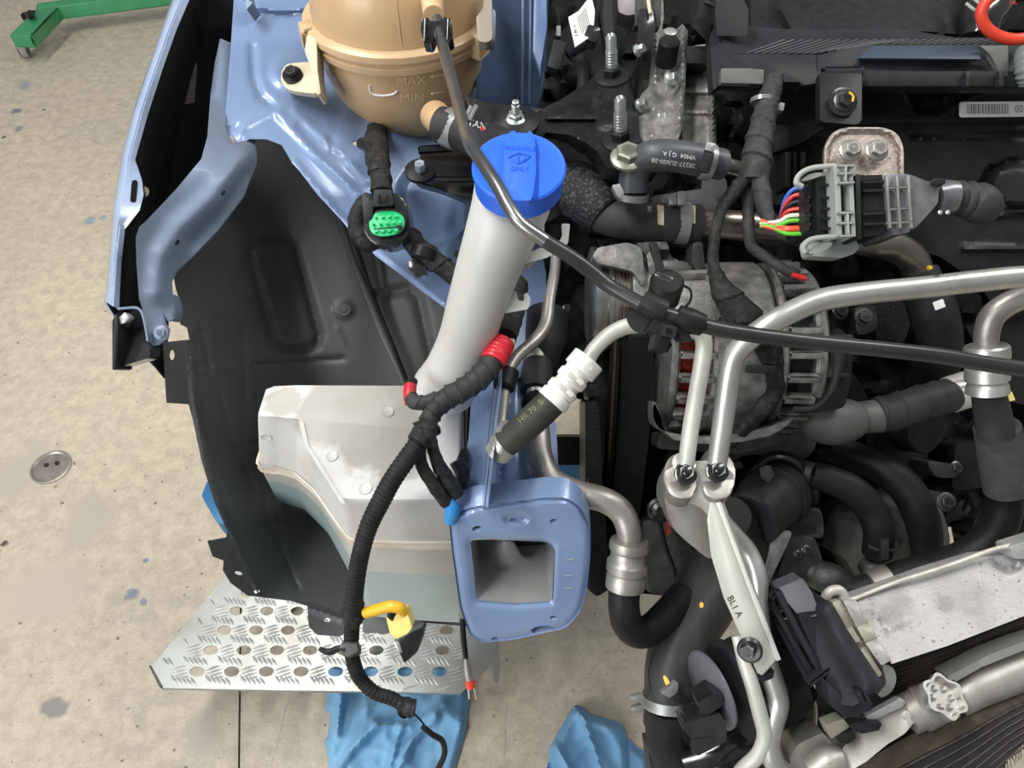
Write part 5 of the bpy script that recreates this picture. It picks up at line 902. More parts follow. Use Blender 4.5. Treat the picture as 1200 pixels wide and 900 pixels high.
# fitting block and bar
t = thing('fitting_block', 'machined aluminium pipe fitting block with a long stamped bracket bar', 'fitting', P(830, 580, .62))
fbd = tps([(778, 560, .632), (862, 550, .63), (830, 650, .615), (800, 620, .62)])
MB().prism(fillet([(778, 553), (784, 568), (792, 576), (803, 581), (816, 582), (827, 588), (835, 598), (841, 598), (847, 588), (857, 574), (861, 556), (840, 540), (800, 540)], 4), .632, UP*-.040, .002).build('block', aluw, t)
MB().prism(closed_cr([(779, 570), (800, 580), (826, 586), (846, 596), (848, 630), (836, 656), (814, 642), (794, 624), (782, 602)], 3), .642, CF*.02, .004).build('block_web', alud, t)
MB().prism(closed_cr([(779, 549), (784, 537), (793, 531), (808, 533), (815, 545), (816, 565), (812, 582), (798, 584), (786, 579), (779, 566)], 3), tps([(779, 549, .64), (815, 545, .64), (798, 584, .622)]), CF*.012+UP*-.028, .0015).build('left_lobe', alud, t)
MB().prism(closed_cr([(820, 547), (824, 532), (836, 525), (852, 532), (861, 545), (861, 562), (856, 580), (840, 585), (826, 578), (822, 560)], 3), tps([(820, 547, .64), (861, 545, .64), (840, 585, .622)]), CF*.012+UP*-.028, .0015).build('right_lobe', alud, t)
for x, y in ((803, 556), (840, 553)): MB().hexhead(P(x, y, .626), UP-CF*.45, .0125, .007, True, .006).build('flange_nut', blkg, t)
MB().lathe(P(801, 542+2, .635), UP*.6-CF*.3, [(0, .010), (.003, .010)], 20).build('pipe_seat', alu, t)
bar_ = MB().prism([(832, 588), (845, 588), (911, 772), (893, 792), (887, 789), (848, 700), (833, 650), (828, 610)][::-1], tps([(838, 600, .625), (911, 772, .585), (887, 789, .583), (826, 648, .615)]), (CF*.6+CR*.5).normalized()*.006, .0008).build('bracket_bar', mat('pale_green_grey_aluminium', (.47, .49, .43), (.42, .44, .385), .45, .3, 40, .08), t)
MB().bar(P(841, 588, .622), P(912, 774, .583), .004, .004, None, .0008).build('bar_edge', aluw, t, 'bright thin edge strip')  # paler strip along one edge of the bar
MB().prism(fillet([(880, 775), (895, 792), (908, 785), (906, 795), (892, 800)], 2), .59, CF*.008, .001).build('bar_flange', blk, t)
text('stamped_lettering', 'BL1 A', 861, 711, 11, 62, [bar_], ink, bar_)
MB().lathe(P(879, 761, .578), -CF+CR*-.45, [(0, .0098), (.0025, .0098), (.004, .008)], 28).build('washer', darkst, t)
MB().hexhead(P(877, 760, .575), -CF+CR*-.45, .0105, .010, False).build('flange_bolt', darkst, t)
t = thing('lower_refrigerant_pipes', 'two pale aluminium pipes running down behind the stamped bar', 'pipe', P(890, 800, .63))
MB().tube([(844, 608, .66, 10), (860, 626, .66, 10.3), (878, 648, .66, 10.6), (888, 676, .655, 11), (889, 712, .655, 11.3), (894, 757, .65, 11.5), (905, 795, .65, 12), (912, 822, .65, 12.5), (905, 850, .65, 13), (902, 875, .65, 13), (912, 900, .65, 12.5), (940, 912, .66, 12), (975, 900, .67, 12)], seg=22, n=6).build('thick_pipe', alu, t)
MB().tube([(863, 745, .655, 6), (872, 775, .65, 8), (882, 805, .645, 8.5), (890, 835, .645, 9), (896, 862, .645, 9), (888, 885, .65, 9), (868, 905, .66, 9), (860, 930, .67, 9)], seg=18).build('thin_pipe', aluw, t)
MB().hexhead(P(876, 598+78, .67), -CF, .010, .006).build('fitting_nut', alu, t)
# ------------------------------------------------------------------ lower engine pieces
t = thing('thermostat_housing', 'round black plastic thermostat housing with a spring clamp', 'housing', P(885, 605, .78))
tx = (P(868, 618, .765)-P(925, 560, .83)).normalized(); q = P(925, 562, .83)
MB().lathe(q, tx, [(-.01, .028), (0, .036), (.004, .038), (.012, .038), (.014, .034), (.022, .034), (.024, .037), (.036, .037), (.038, .0345), (.056, .0345), (.060, .032), (.086, .031), (.089, .028), (.089, .001)], 36).build('body', gpl, t)
MB().tube([(850, 608, .76, 30), (862, 632, .79, 34), (880, 660, .82, 30)], seg=22).build('lower_elbow', blk, t)
MB().tube([(887, 548, .80, 3), (905, 536, .79, 3), (930, 540, .79, 3.4), (944, 560, .80, 3.4), (945, 580, .81, 3)], seg=8).build('spring_clamp', darkst, t)
MB().prism(fillet([(890, 548), (902, 545), (908, 556), (900, 566), (892, 560)], 2), .765, CF*.01, .001).build('clamp_ear', darkst, t)
MB().prism(fillet([(848, 545), (868, 540), (872, 548), (852, 552)], 2), .79, CF*.02, .002).build('lug', cast_bk, t)
t = thing('radiator_hose', 'thick black radiator hose with a yellow paint mark and grey band clamp', 'hose', P(800, 760, .72))
rh = MB().tube([(880, 600, .85, 34), (862, 636, .83, 36), (842, 675, .80, 38), (818, 714, .77, 38), (799, 748, .745, 35), (789, 780, .73, 32.5), (785, 808, .72, 30), (784, 822, .72, 29)], seg=30, n=7).build('hose', mat('smooth_black_hose', (.034, .034, .036), (.048, .047, .046), .45, 0, 30, .08), t)
MB().tube([(784, 814, .72, 31.5), (784, 826, .72, 32)], seg=30, n=2).build('band_clamp', clampm, t)
MB().prism(fillet([(774, 812), (786, 804), (790, 798), (787, 796), (795, 800), (794, 812), (784, 818)], 2), .683, CF*.006, .001).build('clamp_tongue', clampm, t)
MB().prism(rr(790, 815, 808, 825, 5, 20), .681, CF*.003, .0005).build('clamp_slot', blk, t)
for y, d in ((817, 0), (830, 6)): MB().prism(fillet([(742-3, y), (752, y-4), (756, y+6), (740, y+5)], 2), .70, CF*.006, .001).build('clamp_ear', clampm, t)
MB().tube([(784, 824, .72, 29), (784, 846, .725, 30)], seg=30, n=2).build('collar', blk, t)
MB().tube([(782, 844, .73, 26), (783, 870, .735, 25), (796, 895, .74, 25), (825, 918, .75, 25)], seg=26).build('lower_pipe', blkm, t)
m = decal('paint_mark', closed_cr([(777, 793), (780, 792), (784, 798), (787, 806), (781, 804)], 2), [rh], yelm, t, 4, .0006, 'yellow paint mark'); decal('paint_mark', ell(822, 709, 2.5, 3.5), [rh], yelm, t, 4, .0006, 'small yellow dot')
MB().tube([(1, 1, .7, .1), (2, 2, .7, .1)], seg=4, n=1)
for pth in ([(797, 700), (780, 730), (770, 757)], [(766, 762), (759, 785), (761, 809)]):
    MB().tube([(x, y, cast([rh], x+3, y)[0] and (cast([rh], x+3, y)[0]-CAM).dot(CF)+.0003, .9) for x, y in pth], seg=6, n=4).build('mould_line', rubg, t)
t = thing('coolant_hose_pair', 'near one of two matt black hoses curving down to the oil cooler', 'hose', P(1000, 590, .80))
MB().tube([(952, 556, .80, 16), (975, 563, .795, 17), (1000, 575, .79, 17.5), (1020, 596, .79, 17.5), (1030, 622, .79, 17.5), (1028, 648, .80, 17)], seg=24).build('hose', rub, t)
along(936, 552, .81, 954, 557, .80, [(0, 12), (.1, 14.5), (.9, 15), (1, 14)]).build('metal_end', cast_dk, t)
MB().prism(rr(1033, 632, 1042, 656, 1), .765, CF*.006, .001).build('clamp_plate', gpl, t); MB().tube([(1018, 640, .775, 2.4), (1030, 645, .77, 2.4), (1048, 645, .775, 2.4)], seg=8).build('spring_clamp', gpl, t)
t = thing('coolant_hose_pair', 'far one of two matt black hoses curving down to the oil cooler', 'hose', P(1050, 570, .82))
MB().tube([(975, 525, .86, 18), (1000, 535, .85, 18), (1035, 550, .83, 19), (1062, 573, .82, 19.5), (1078, 602, .815, 19.5), (1084, 632, .82, 19), (1080, 662, .84, 18)], seg=24).build('hose', rub, t)
t = thing('oil_cooler', 'ribbed dark metal oil cooler housing below the pair of hoses', 'oil cooler', P(1030, 630, .85))
oc = [ridge([(985+k*5.5, 600+k*1.0), (1004+k*5.4, 596+k*1.5), (1018+k*4.6, 622+k*2)], 2.0, -.005) for k in range(0, 8)]+[ridge([(1062, 586+k*6), (1072, 590+k*6)], 1.6, -.004) for k in range(6)]+[ridge([(1094, 596+k*6), (1106, 604+k*6)], 1.8, -.003) for k in range(5)]
MB().sheet(closed_cr([(966, 640), (968, 612), (985, 592), (1020, 585), (1065, 575), (1095, 585), (1108, 610), (1113, 640), (1100, 668), (1070, 690), (1040, 692), (1010, 685), (990, 655)], 3), plus(tps([(966, 640, .87), (1040, 620, .81), (1113, 640, .86), (1040, 690, .83), (1040, 580, .86)]), *oc), step=2.6, vec=CF*.04).build('housing', mat('cooler_cast_metal', (.13, .128, .122), (.085, .083, .08), .45, .4, 80, .2), t)
MB().prism(fillet([(1078, 574), (1100, 576), (1118, 582), (1114, 596), (1092, 590)], 5), .83, CF*.02, .003).build('mounting_ear', cast_dk, t)
MB().tube([(1012, 660, .81, 9), (1022, 668, .80, 11), (1034, 665, .80, 12)], seg=16).build('pipe_stub', cast_dk, t)
t = thing('sensor_hose', 'grey tape-wrapped sensor hose with a bulbous end across the dark engine', 'hose', P(1030, 480, .78))
MB().tube([(944, 488, .79, 10), (950, 490, .785, 22), (962, 492, .78, 27), (978, 494, .78, 28), (994, 492, .785, 25), (1002, 490, .79, 20), (1012, 489, .79, 19), (1032, 487, .79, 20)], seg=28).build('boot', mat('dull_grey_rubber', (.075, .073, .070), (.095, .092, .088), .55, 0, 30, .1), t)
MB().tube([(1028, 487, .79, 21.5), (1050, 482, .79, 21.5), (1080, 472, .79, 21), (1105, 465, .795, 20), (1116, 462, .80, 19)], seg=32, n=18, prof=wrap(.05, 300)).build('taped_hose', rubg, t)
pb = along(1112, 463, .80, 1138, 455, .80, [(0, 19), (.02, 21.5), (.98, 21.5), (1, 19)]).build('printed_band', aluw, t)
for k in range(4): text('lettering', ('1VFEC', '970B', 'E3C3C', 'HN')[k], 1126, 447+k*7, 5, -6, [pb], ink, pb)
t = thing('yellow_tag', 'tiny yellow plastic tab beside the grey foam hose at the right edge', 'tab', P(1184, 464, .88))
MB().prism([(1178, 458), (1186, 459), (1190, 469), (1180, 471)], .88, CF*.004).build('tab', yelp, t)
t = thing('charge_pipe_elbow', 'dull grey metal elbow behind the radiator end tank', 'pipe', P(970, 690, .80))
MB().tube([(935, 660, .82, 14), (955, 672, .81, 17), (975, 680, .80, 19), (993, 695, .81, 18), (1003, 720, .83, 16)], seg=22).build('elbow', cast_dk, t)
MB().prism(fillet([(925, 632), (950, 628), (964, 632), (966, 620), (960, 598), (930, 598), (924, 610)], 6), .80, CF*.04, .006).build('flange', cast_dk, t)
# ------------------------------------------------------------------ actuator and headlamp side parts, bottom middle
t = thing('valve_actuator', 'dark plastic valve actuator with an open rectangular socket', 'actuator', P(870, 820, .66))
axv = (P(818, 815, .67)-P(930, 765, .70)).normalized()
MB().lathe(P(935, 762, .70), axv, [(0, .030), (.05, .031), (.054, .034), (.060, .034), (.062, .032), (.070, .036), (.074, .037), (.078, .036)], 36).build('rear_drum', gpl, t)
MB().lathe(P(835, 808, .675), axv, [(0, .036), (.002, .036), (.004, .033)], 36).build('grey_disc', mat('grey_disc_plastic', (.10, .10, .12), None, .4), t)
MB().lathe(P(925, 800, .69), (P(845, 845, .665)-P(925, 800, .69)), [(0, .030), (.045, .031), (.048, .033), (.056, .033), (.058, .028)], 30).build('front_drum', blkm, t)
MB().prism(fillet([(817, 825), (836, 812), (846, 812), (848, 826), (830, 838), (822, 842)], 3), .645, CF*.03, .002).build('small_plug', blkg, t)
so = fillet([(799, 852), (805, 846), (844, 836), (851, 848), (852, 868), (818, 886), (812, 884), (811, 878)], 3)
MB().prism(so, tps([(799, 852, .635), (851, 840, .645), (818, 886, .63)]), CF*.03, .002).build('socket_block', blkg, t)
MB().prism([(801, 856), (809, 866), (810, 878), (803, 870)], .632, CF*.002).build('socket_opening', mat('socket_dark', (.004, .004, .004)), t)
MB().tube([(815, 869, .626, 1), (832, 867, .63, 1.2), (845, 864, .633, .8)], seg=6).build('socket_ridge', gpl, t)
MB().tube([(860, 850, .69, 10), (880, 830, .69, 10)], seg=14).build('pivot', blkm, t)
for q in ([(800, 895, .72, 14), (850, 880, .72, 22), (905, 850, .73, 24)], [(830, 915, .71, 18), (880, 900, .71, 22), (930, 875, .72, 20)], [(925, 790, .72, 20), (935, 830, .72, 22), (930, 870, .73, 22)]): MB().tube(q, seg=20).build('lower_casing', blkg, t)
MB().sheet([(760, 880), (820, 885), (900, 860), (960, 840), (1000, 800), (1000, 960), (770, 960)], plus(lambda x, y: .77, lump(9, .02)), step=7, vec=CF*.04).build('lower_backing', blk, t)
# ------------------------------------------------------------------ intercooler
blotches(core, [(P(1083, 733, .65), .007, (.14, .13, .12), .8), (P(1108, 705, .65), .009, (.17, .15, .13), .8), (P(1183, 705, .66), .008, (.2, .18, .17), .7), (P(1045, 725, .645), .014, (.26, .25, .24), .7), (P(1120, 690, .65), .03, (.33, .32, .31), .6), (P(1060, 700, .65), .012, (.28, .26, .25), .6)], .5)
t = thing('intercooler', 'oxidised aluminium intercooler with black plastic end tank', 'intercooler', P(1080, 740, .64))
icd = tps([(990, 702, .655), (1043, 780, .625), (1300, 615, .68), (1300, 680, .655)])
ic = MB().sheet([(1000, 703), (1030, 693), (1090, 671), (1150, 653), (1182, 650), (1300, 616), (1300, 682), (1200, 722), (1110, 757), (1045, 778), (1034, 758), (1016, 728)], plus(icd, ridge([(1030, 743), (1064, 727)], 1, -.0015), ridge([(1019, 719), (1038, 735)], 2, .002), area(ell(1020, 735, 14, 9), .0008, 6), ridge([(1168, 660), (1182, 668), (1192, 664)], 3, .006)), step=4.5, vec=CF*.02).build('core_top_plate', core, t)
MB().tube([(989, 706, .652, 2.6), (1008, 699, .653, 2.6), (1035, 688, .654, 2.6), (1060, 679, .655, 2.8), (1080, 673, .655, 3), (1120, 660, .658, 3), (1150, 649, .66, 3.2), (1172, 642, .66, 3), (1186, 641, .66, 4), (1192, 650, .66, 3)], seg=10).build('plate_lip', mat('grey_cream_edge', (.60, .58, .53), (.45, .42, .37), .5, .3, 60, .2), t)
MB().prism(fillet([(1183, 640), (1300, 604), (1300, 624), (1200, 655), (1188, 655)], 3), .655, CF*.02, .002).build('side_rail', core, t)
kh = mat('khaki_crimp', (.36, .35, .28), (.28, .27, .21), .5, .4, 50, .1)
for o, mt, dd in (([(975, 706), (984, 703), (1003, 732), (993, 737)], kh, 0), ([(988, 704), (1003, 703), (1016, 729), (1004, 736)], core, -.004), ([(1004, 735), (1019, 729), (1028, 747), (1014, 753)], kh, -.006), ([(1014, 754), (1028, 748), (1045, 773), (1033, 780)], core, -.006), ([(1008, 760), (1015, 757), (1034, 791), (1026, 795)], kh, -.002)):
    MB().prism(fillet(o, 2), lambda x, y, dd=dd: icd(x, y)-.002+dd, CF*.012, .001).build('crimp_tab', mt, t)
MB().tube([(964, 706, .665, 5), (972, 694, .66, 6), (984, 692, .66, 6), (992, 702, .66, 5)], seg=12).build('tank_seal_end', aluw, t)
MB().prism(closed_cr([(1034, 780), (1046, 782), (1051, 795), (1046, 810), (1034, 818), (1030, 812), (1040, 800)], 3), .63, CF*.02, .002).build('tank_seal_end', alud, t)
etd = plus(tps([(960, 712, .635), (985, 720, .625), (1030, 800, .60), (1000, 825, .605), (950, 745, .635), (908, 690, .66), (930, 760, .65)]), ridge([(968, 715), (990, 760), (1015, 805)], 12, -.010))
MB().sheet(fillet([(955, 716), (972, 704), (984, 724), (1032, 797), (1036, 806), (1024, 812), (1010, 822), (1000, 828), (985, 826), (968, 796), (950, 745)], 5), etd, step=4.5, vec=CF*.04).build('end_tank', gpl, t)
bgp = mat('slate_plastic', (.065, .068, .085), (.075, .078, .095), .5)
MB().prism(fillet([(909, 690), (940, 677), (952, 695), (958, 712), (958, 722), (952, 723), (935, 720)], 3), tps([(909, 690, .65), (940, 677, .65), (955, 720, .632)]), CF*.02, .002).build('upper_bracket', bgp, t)
MB().prism(fillet([(935, 720), (957, 716), (972, 740), (978, 770), (990, 795), (980, 800), (958, 772)], 3), .632, CF*.02, .002).build('side_panel', gpl, t)
for a, b, c in (((909, 690), (962, 790), .648), ((900, 700), (950, 790), .662), ((905, 722), (948, 800), .668)): MB().bar(P(*a, c), P(*b, c-.012), .005, .012, None, .001).build('strut', gpl, t)
for a, b, c in (((901, 700), (910, 690), .652), ((908, 715), (922, 708), .655), ((930, 745), (945, 738), .65), ((945, 800), (972, 780), .63)): MB().bar(P(*a, c), P(*b, c), .004, .014, None, .001).build('cross_rib', gpl, t)
MB().prism(fillet([(890, 735), (912, 728), (935, 770), (960, 815), (950, 830), (905, 795)], 4), .68, CF*.03, .003).build('lower_web', blkm, t)
MB().prism(fillet([(968, 798), (1000, 828), (1018, 820), (1022, 832), (992, 842), (974, 828)], 3), .612, CF*.03, .003).build('lower_tank_foot', gpl, t)
m = MB()
for x in (1003, 1010): m.bar(P(x, 806, .60), P(x+8, 824, .60), .003, .01, None, .0008)
m.build('foot_rib', gpl, t)
# cooling fins behind the plate
fb = tps([(1043, 782, .67), (1300, 684, .69), (1300, 745, .69), (1050, 832, .67)])
MB().sheet([(1000, 800), (1043, 776), (1120, 750), (1300, 680), (1300, 760), (1190, 785), (1110, 810), (1060, 835), (1010, 840)], fb, step=10, vec=CF*.03).build('fin_core', findk, t)
m = MB()
for k in range(9):
    m.tube([(1048-k*1+1, 786+k*5, .668, .8), (1130, 757+k*5.6, .675, .8), (1210, 726+k*6.4, .68, .8), (1300, 690+k*6.8, .685, .8)], seg=5, n=3)
for k in range(110):
    x = 1052+k*2.2; yt = 781-(x-1048)*.385; m.tube([(x, yt+2, .671, .35), (x+3, yt+50, .671, .35)], seg=4, n=1)
m.build('fins', fin, t, kind='stuff')
# ------------------------------------------------------------------ condenser
t = thing('condenser', 'grey condenser header with a six-lobed screw cap above brown cooling fins', 'condenser', P(1090, 850, .64))
hdm = mat('grey_header_metal', (.42, .40, .37), (.30, .285, .26), .45, .55, 24, .15, 300, thr=(.4, .65), speck=((.2, .18, .16), 400, .68))
MB().tube([(1118, 822, .66, 19), (1145, 805, .66, 22), (1190, 785, .665, 24), (1250, 762, .67, 24), (1300, 745, .67, 24)], seg=24).build('header_tube', hdm, t)
MB().sheet([(1110, 793), (1160, 767), (1200, 752), (1300, 722), (1300, 728), (1200, 762), (1150, 782), (1115, 802)], lambda x, y: .645, step=10, vec=CF*.02).build('header_edge', alu, t)
MB().prism(rr(1117, 799, 1123, 808, 1, -30), .632, CF*.004).build('dark_slot', blk, t)
MB().tube([(1062, 838, .655, 22), (1075, 832, .655, 23), (1078, 831, .655, 25), (1088, 827, .652, 24), (1104, 820, .64, 23), (1108, 818, .638, 23)], seg=32, n=3).build('cap_barrel', hdm, t)
ca = (P(1110, 816, .620)-P(1075, 832, .655)).normalized(); cq = P(1103, 818, .627); u, b = perp(ca); R = []
for tt, k in ((0, 1), (.006, 1), (.006, .86), (-.006, .8)):
    R.append([cq+ca*tt+(u*math.cos(a)+b*math.sin(a))*.0175*k*(1+(.10*math.cos(6*a))) for a in [2*math.pi*i/72 for i in range(72)]])
MB().rings(R).build('lobed_rim', alu, t)
for k in range(6):
    a = 2*math.pi*(k+.5)/6; q = cq+(u*math.cos(a)+b*math.sin(a))*.0085; MB().lathe(q, ca, [(-.006, .003), (.002, .0028), (.004, .0015)], 10).build('cap_lobe', alu, t)
MB().prism(fillet([(1000, 862), (1025, 840), (1060, 822), (1075, 842), (1060, 860), (1040, 872), (1000, 905), (960, 905), (985, 880)], 4), tps([(1000, 862, .655), (1060, 822, .655), (1040, 880, .64), (970, 905, .65)]), CF*.03, .003).build('header_end', hdm, t)
MB().prism(fillet([(1014, 840), (1055, 818), (1062, 822), (1058, 828), (1020, 846)], 2), .64, CF*.006, .001).build('edge_lip', core, t)
gd = MB().prism(fillet([(994, 850), (1003, 846), (1034, 848), (1030, 856), (1010, 860)], 1), .632, CF*.01, .001).build('grey_clip', gpl, t)
MB().prism(fillet([(967, 850), (988, 842), (996, 852), (974, 866)], 2), .635, CF*.014, .002).build('khaki_clip', kh, t)
MB().prism(fillet([(982, 864), (1000, 855), (1004, 864), (994, 872), (984, 870)], 2), .632, CF*.01, .001).build('black_clip', blk, t)
MB().lathe(P(1062, 838, .626), -CF, [(0, .004), (.002, .003)], 12).build('rivet', aluw, t)
MB().prism(fillet([(935, 872), (965, 858), (985, 885), (980, 930), (935, 930), (925, 890)], 5), .655, CF*.03, .004).build('pipe_union', alud, t)
MB().tube([(950, 905, .64, 14), (970, 892, .64, 17), (985, 890, .64, 15)], seg=18).build('union_nut', hdm, t)
fd = tps([(1000, 905, .64), (1130, 828, .66), (1300, 770, .67), (1300, 880, .62), (1180, 905, .60), (1050, 950, .60)])
MB().sheet([(985, 915), (1030, 882), (1080, 855), (1130, 828), (1200, 795), (1300, 762), (1300, 830), (1200, 872), (1180, 890), (1168, 940), (985, 955)], fd, step=8, vec=CF*.02).build('fin_core', findk, t)
m = MB(); m2 = MB()
def fline(k, off): return [(1000+k*1.0, 903+off*1.0), (1060, 866+off*1.05), (1130, 833+off*.95), (1200, 801+off*.75), (1300, 768+off*.7)]
for k in range(10): m.tube([(x, y, fd(x, y)-.001, .95) for x, y in fline(0, k*3.0)], seg=4, n=4)
for k in range(150):
    x = 1004+k*2.0; y = np.interp(x, [1000, 1060, 1130, 1200, 1300], [903, 866, 833, 801, 768]); m.tube([(x, y, fd(x, y)-.0006, .45), (x+5, y+26, fd(x+5, y+26)-.0006, .45)], seg=4, n=1)
m.build('brown_fins', mat('brown_fin_band', (.13, .105, .085), (.09, .07, .058), .5, .4, 100), t, kind='stuff')
for k in range(7):
    off = 32+k*11.5; m2.tube([(x, y+8*math.sin((x-1000)/60.)*(k/8.), fd(x, y)-.0018, 1.0) for x, y in fline(0, off)], seg=5, n=4)
    for j in range(90):
        x = 1004+j*3.1; y = np.interp(x, [1000, 1060, 1130, 1200, 1300], [903+off, 866+off*1.05, 833+off*.95, 801+off*.75, 768+off*.7])+8*math.sin((x-1000)/60.)*(k/8.)
        if y > 930 or x > 1200: continue
        m2.tube([(x, y, fd(x, y), .5), (x+2+random.uniform(-2, 2), y+10, fd(x, y)+.001, .5)], seg=3, n=1)
m2.build('black_fins', mat('dark_fin_lines', (.07, .062, .058), (.035, .03, .03), .45, .4, 200), t, kind='stuff')
# ------------------------------------------------------------------ wiring on the left
corr = lambda a, k: (lambda s, th: 1+a*math.sin(s*k))
t = thing('main_wire_harness', 'thick black taped wire harness hanging down over the white reservoir', 'wire harness', P(490, 520, .64))
MB().tube([(606, 335, .76, 13), (600, 368, .70, 14), (591, 397, .65, 14)], seg=26, n=16, prof=wrap(.06, 300)).build('upper_taped_run', tape, t)
MB().tube([(589, 401, .64, 15), (577, 425, .628, 15)], seg=20, n=26, prof=corr(.035, 1600)).build('red_tape_band', red, t, 'red tape band')
MB().tube([(579, 421, .63, 14), (565, 440, .628, 14.5), (545, 455, .628, 14), (524, 467, .628, 13.5), (508, 482, .63, 12), (500, 500, .625, 11.5), (494, 515, .62, 12)], seg=28, n=24, prof=wrap(.10, 620)).build('corrugated_run', rubg, t)
MB().tube([(505, 496, .622, 13), (497, 508, .618, 16), (490, 519, .615, 14)], seg=26, n=16, prof=wrap(.16, 500)).build('taped_junction', tape, t)
MB().tube([(492, 516, .618, 11), (478, 536, .615, 11.5), (460, 562, .615, 11.5), (446, 588, .62, 11.5), (434, 612, .625, 11), (426, 636, .63, 10.5), (420, 662, .64, 10.5), (416, 690, .65, 10.5), (414, 714, .66, 10.5)], seg=20, n=16, prof=corr(.05, 1500)).build('corrugated_conduit', blkm, t)
MB().tube([(414, 706, .66, 12), (414, 722, .665, 12.5), (413, 730, .67, 10)], seg=24, n=16, prof=wrap(.12, 500)).build('taped_joint', tape, t)
MB().tube([(413, 724, .67, 9), (412, 745, .675, 9), (412, 764, .68, 8.5), (417, 785, .685, 8.5), (426, 800, .69, 8.2), (440, 812, .69, 8), (458, 818, .69, 8), (472, 826, .69, 7.5)], seg=18, n=12, prof=corr(.05, 1500)).build('lower_conduit', blkm, t)
MB().tube([(480, 474, .632, 6), (480, 462, .635, 7.5), (481, 452, .64, 7.5)], seg=14).build('red_end', red, t, 'red taped wire end')
MB().tube([(481, 452, .64, 7.5), (484, 446, .645, 6)], seg=12, n=3).build('wire_cap', tape, t)
MB().tube([(480, 464, .632, 8), (486, 471, .63, 9), (498, 472, .63, 9), (512, 467, .633, 9)], seg=22, n=16, prof=wrap(.08, 500)).build('side_branch', tapeg, t)
MB().tube([(492, 525, .622, 7), (494, 545, .63, 7.5), (504, 562, .635, 8), (514, 577, .64, 8), (524, 590, .645, 7.5)], seg=22, n=16, prof=wrap(.06, 400)).build('lower_branch', tape, t)
MB().tube([(505, 515, .63, 7), (510, 535, .635, 7.5), (518, 552, .64, 9), (528, 568, .645, 9.5), (536, 580, .65, 9)], seg=22, n=16, prof=wrap(.08, 400)).build('lower_branch', tape, t)
MB().tube([(524, 588, .645, 7.5), (530, 597, .648, 9), (528, 610, .655, 8)], seg=16).build('blue_tape_band', bluetape, t, 'bright blue tape band')
MB().tube([(534, 540, .67, 8), (542, 555, .67, 9), (540, 570, .66, 8)], seg=14).build('plug', blk, t)
MB().prism(fillet([(540, 527), (546, 524), (548, 540), (544, 560), (533, 565), (532, 545)], 3), .68, CF*.02, .002).build('plug_shell', blk, t)
MB().tube([(428, 718, .66, 6.5), (440, 715, .655, 6.8), (455, 711, .65, 7), (467, 712, .65, 7), (474, 718, .655, 6)], seg=16).build('yellow_sleeve', yel, t, 'yellow sleeved branch')
yc = MB().prism(fillet([(452, 722), (460, 729), (464, 720), (476, 715), (480, 726), (483, 736), (477, 743), (464, 749), (457, 742)], 2), .652, CF*.02, .002).build('yellow_connector', yelp, t, 'pale yellow connector')
MB().prism([(453, 720), (460, 718), (463, 722), (460, 729)], .653, CF*.014, .001).build('connector_gap', blk, yc)
MB().prism(fillet([(464, 752), (484, 740), (495, 735), (497, 742), (490, 762), (474, 777), (468, 764)], 2), .67, CF*.015, .002).build('black_connector', blkg, t)
MB().prism([(461, 752), (468, 752), (472, 766), (466, 764)], .668, CF*.01, .001).build('metal_clip', alu, t)
MB().tube([(404, 763, .675, 12), (413, 762, .672, 3)][:2], seg=4, n=1)
MB().tube([(412, 758, .68, 11), (412, 766, .68, 11)], seg=18, n=2).build('tie_ring', mat('dark_grey_tie', (.08, .08, .085)), t)
MB().tube([(405, 760, .668, 5), (397, 760, .668, 4), (385, 764, .668, 4), (374, 760, .668, 2.5)], seg=10).build('tie_tail', blk, t)
MB().prism(fillet([(398, 756), (408, 754), (418, 756), (420, 764), (410, 768), (398, 766)], 2), .665, CF*.01, .001).build('tie_head', mat('tie_head_grey', (.10, .10, .105)), t)
MB().tube([(471, 832, .69, 8), (478, 829, .685, 11), (487, 830, .685, 10)], seg=22, n=12, prof=wrap(.2, 700)).build('end_clip', blk, t)
MB().tube([(486, 837, .69, 1.2), (492, 843, .69, 1.2), (497, 849, .69, 1.2)], seg=6).build('thin_wire', ink, t)
MB().tube([(496, 852, .69, 3.4), (507, 861, .70, 3.5), (518, 868, .71, 3.5), (521, 882, .72, 3.5), (515, 898, .73, 3.5), (505, 915, .74, 3.5)], seg=12).build('thin_cable', blkm, t)
t = thing('green_faced_connector', 'black round connector with a bright green face under the amber tank', 'connector', P(450, 255, .74))
MB().prism(closed_cr([(434, 236), (446, 226), (464, 226), (476, 238), (480, 258), (478, 276), (466, 286), (444, 288), (430, 278), (425, 260)], 3), .735, CF*.035, .003).build('shell', blkg, t)
MB().prism(fillet([(424, 228), (426, 258), (434, 268), (438, 240), (436, 226)], 2), .725, CF*.03, .002).build('shell_side', blk, t)
MB().prism(fillet([(438, 222), (459, 222), (461, 240), (436, 242)], 2), .722, CF*.03, .0015).build('latch', gpl, t)
for o in (rr(443, 228, 445, 238, .5), rr(452, 228, 454, 238, .5), rr(446, 233, 451, 237, .5)): MB().prism(o, .7205, CF*.003).build('latch_slot', mat('slot_dark', (.005, .005, .005)) if 'slot_dark' not in bpy.data.materials else bpy.data.materials['slot_dark'], t)
MB().prism(closed_cr([(430, 262), (434, 250), (446, 245), (462, 245), (474, 250), (477, 262), (473, 272), (460, 278), (446, 279), (434, 274)], 3), .728, CF*.01, .001).build('face_rim', blk, t)
gf = MB().prism(closed_cr([(432, 262), (437, 251), (448, 247.5), (461, 247), (472, 253), (474, 262), (470, 271), (460, 275), (447, 276.5), (436, 273)], 3), tps([(432, 262, .724), (474, 262, .724), (453, 247, .728), (453, 276, .719)]), CF*.004, .0006).build('green_face', green, t)
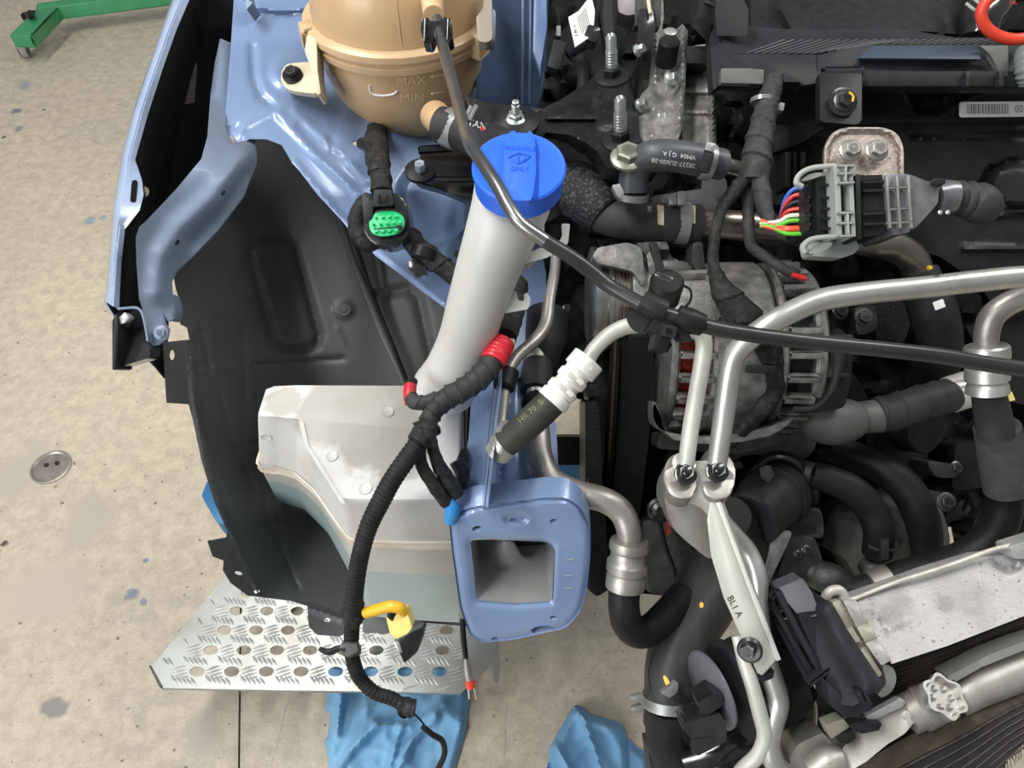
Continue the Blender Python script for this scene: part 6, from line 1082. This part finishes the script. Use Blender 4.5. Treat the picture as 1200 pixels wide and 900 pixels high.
m = MB(); pale = mat('pale_green_pin', (.05, .55, .25), None, .4)
for r, y in enumerate((254, 261.5, 271)):
    for k in range(4 if r != 1 else 5):
        x = (440+k*8) if r != 1 else (437+k*8); m.prism(rr(x-1.8, y-k*.4-1, x+1.8, y-k*.4+1, .6), .7195+.0006*(r == 0)*6-.002*(r == 2), CF*.003)
m.build('pin_sockets', pale, gf)
MB().bar(P(438, 268.5, .7185), P(472, 265.5, .7185), .001, .001).build('face_groove', blk, gf); MB().prism([(464, 264), (471, 264), (472, 271), (468, 270)], .7185, CF*.001).build('face_gap', blk, gf)
t = thing('side_wire_harness', 'black taped harness looping past the green connector into the bay', 'wire harness', P(470, 280, .76))
MB().tube([(440, 140, .95, 12), (441, 162, .88, 13.5), (443, 190, .77, 13.5), (446, 208, .75, 12.5), (448, 226, .745, 13)], seg=26, n=16, prof=wrap(.10, 260)).build('upper_run', tape, t)
MB().tube([(434, 232, .76, 9), (422, 246, .755, 10.5), (419, 266, .755, 11.5), (428, 282, .755, 12), (444, 282, .76, 10)], seg=26, n=16, prof=wrap(.06, 400)).build('side_loop', tape, t)
MB().tube([(462, 272, .775, 12), (478, 278, .765, 13), (492, 292, .76, 13), (508, 305, .755, 12.5), (524, 316, .755, 12), (545, 330, .76, 12), (562, 342, .77, 12)], seg=26, n=18, prof=wrap(.10, 260)).build('lower_run', tape, t)
MB().tube([(498, 290, .745, 14), (494, 302, .745, 15)], seg=18, n=2).build('clip_ring', blk, t)
MB().prism(fillet([(478, 306), (490, 302), (500, 312), (500, 322), (488, 325), (479, 318)], 3), .75, CF*.015, .002).build('clip', blkg, t)
MB().tube([(424, 168, .80, 7), (430, 172, .79, 6), (436, 180, .78, 5)], seg=12).build('stub', blk, t)
t = thing('marker_pen', 'thin dark cable ending in a clear sleeve with an orange-red band', 'cable', P(548, 780, .75))
MB().tube([(542, 725, .76, 3.2), (543, 745, .755, 3.4), (546, 772, .75, 3)], seg=12).build('cable', blk, t)
MB().tube([(546, 770, .75, 2.4), (548, 785, .75, 4.6), (551, 800, .75, 5)], seg=14).build('clear_sleeve', alud, t); MB().tube([(550, 797, .75, 5.8), (552, 806, .75, 5.8)], seg=14, n=2).build('orange_band', redp, t)
for dx in (-3, 3.5): MB().tube([(552+dx, 804, .75, 1.6), (554+dx*1.3, 819, .75, 1.4)], seg=8, n=2).build('sleeve_prong', alud, t)
t['category'] = 'cable'; t.name = 'sensor_cable'
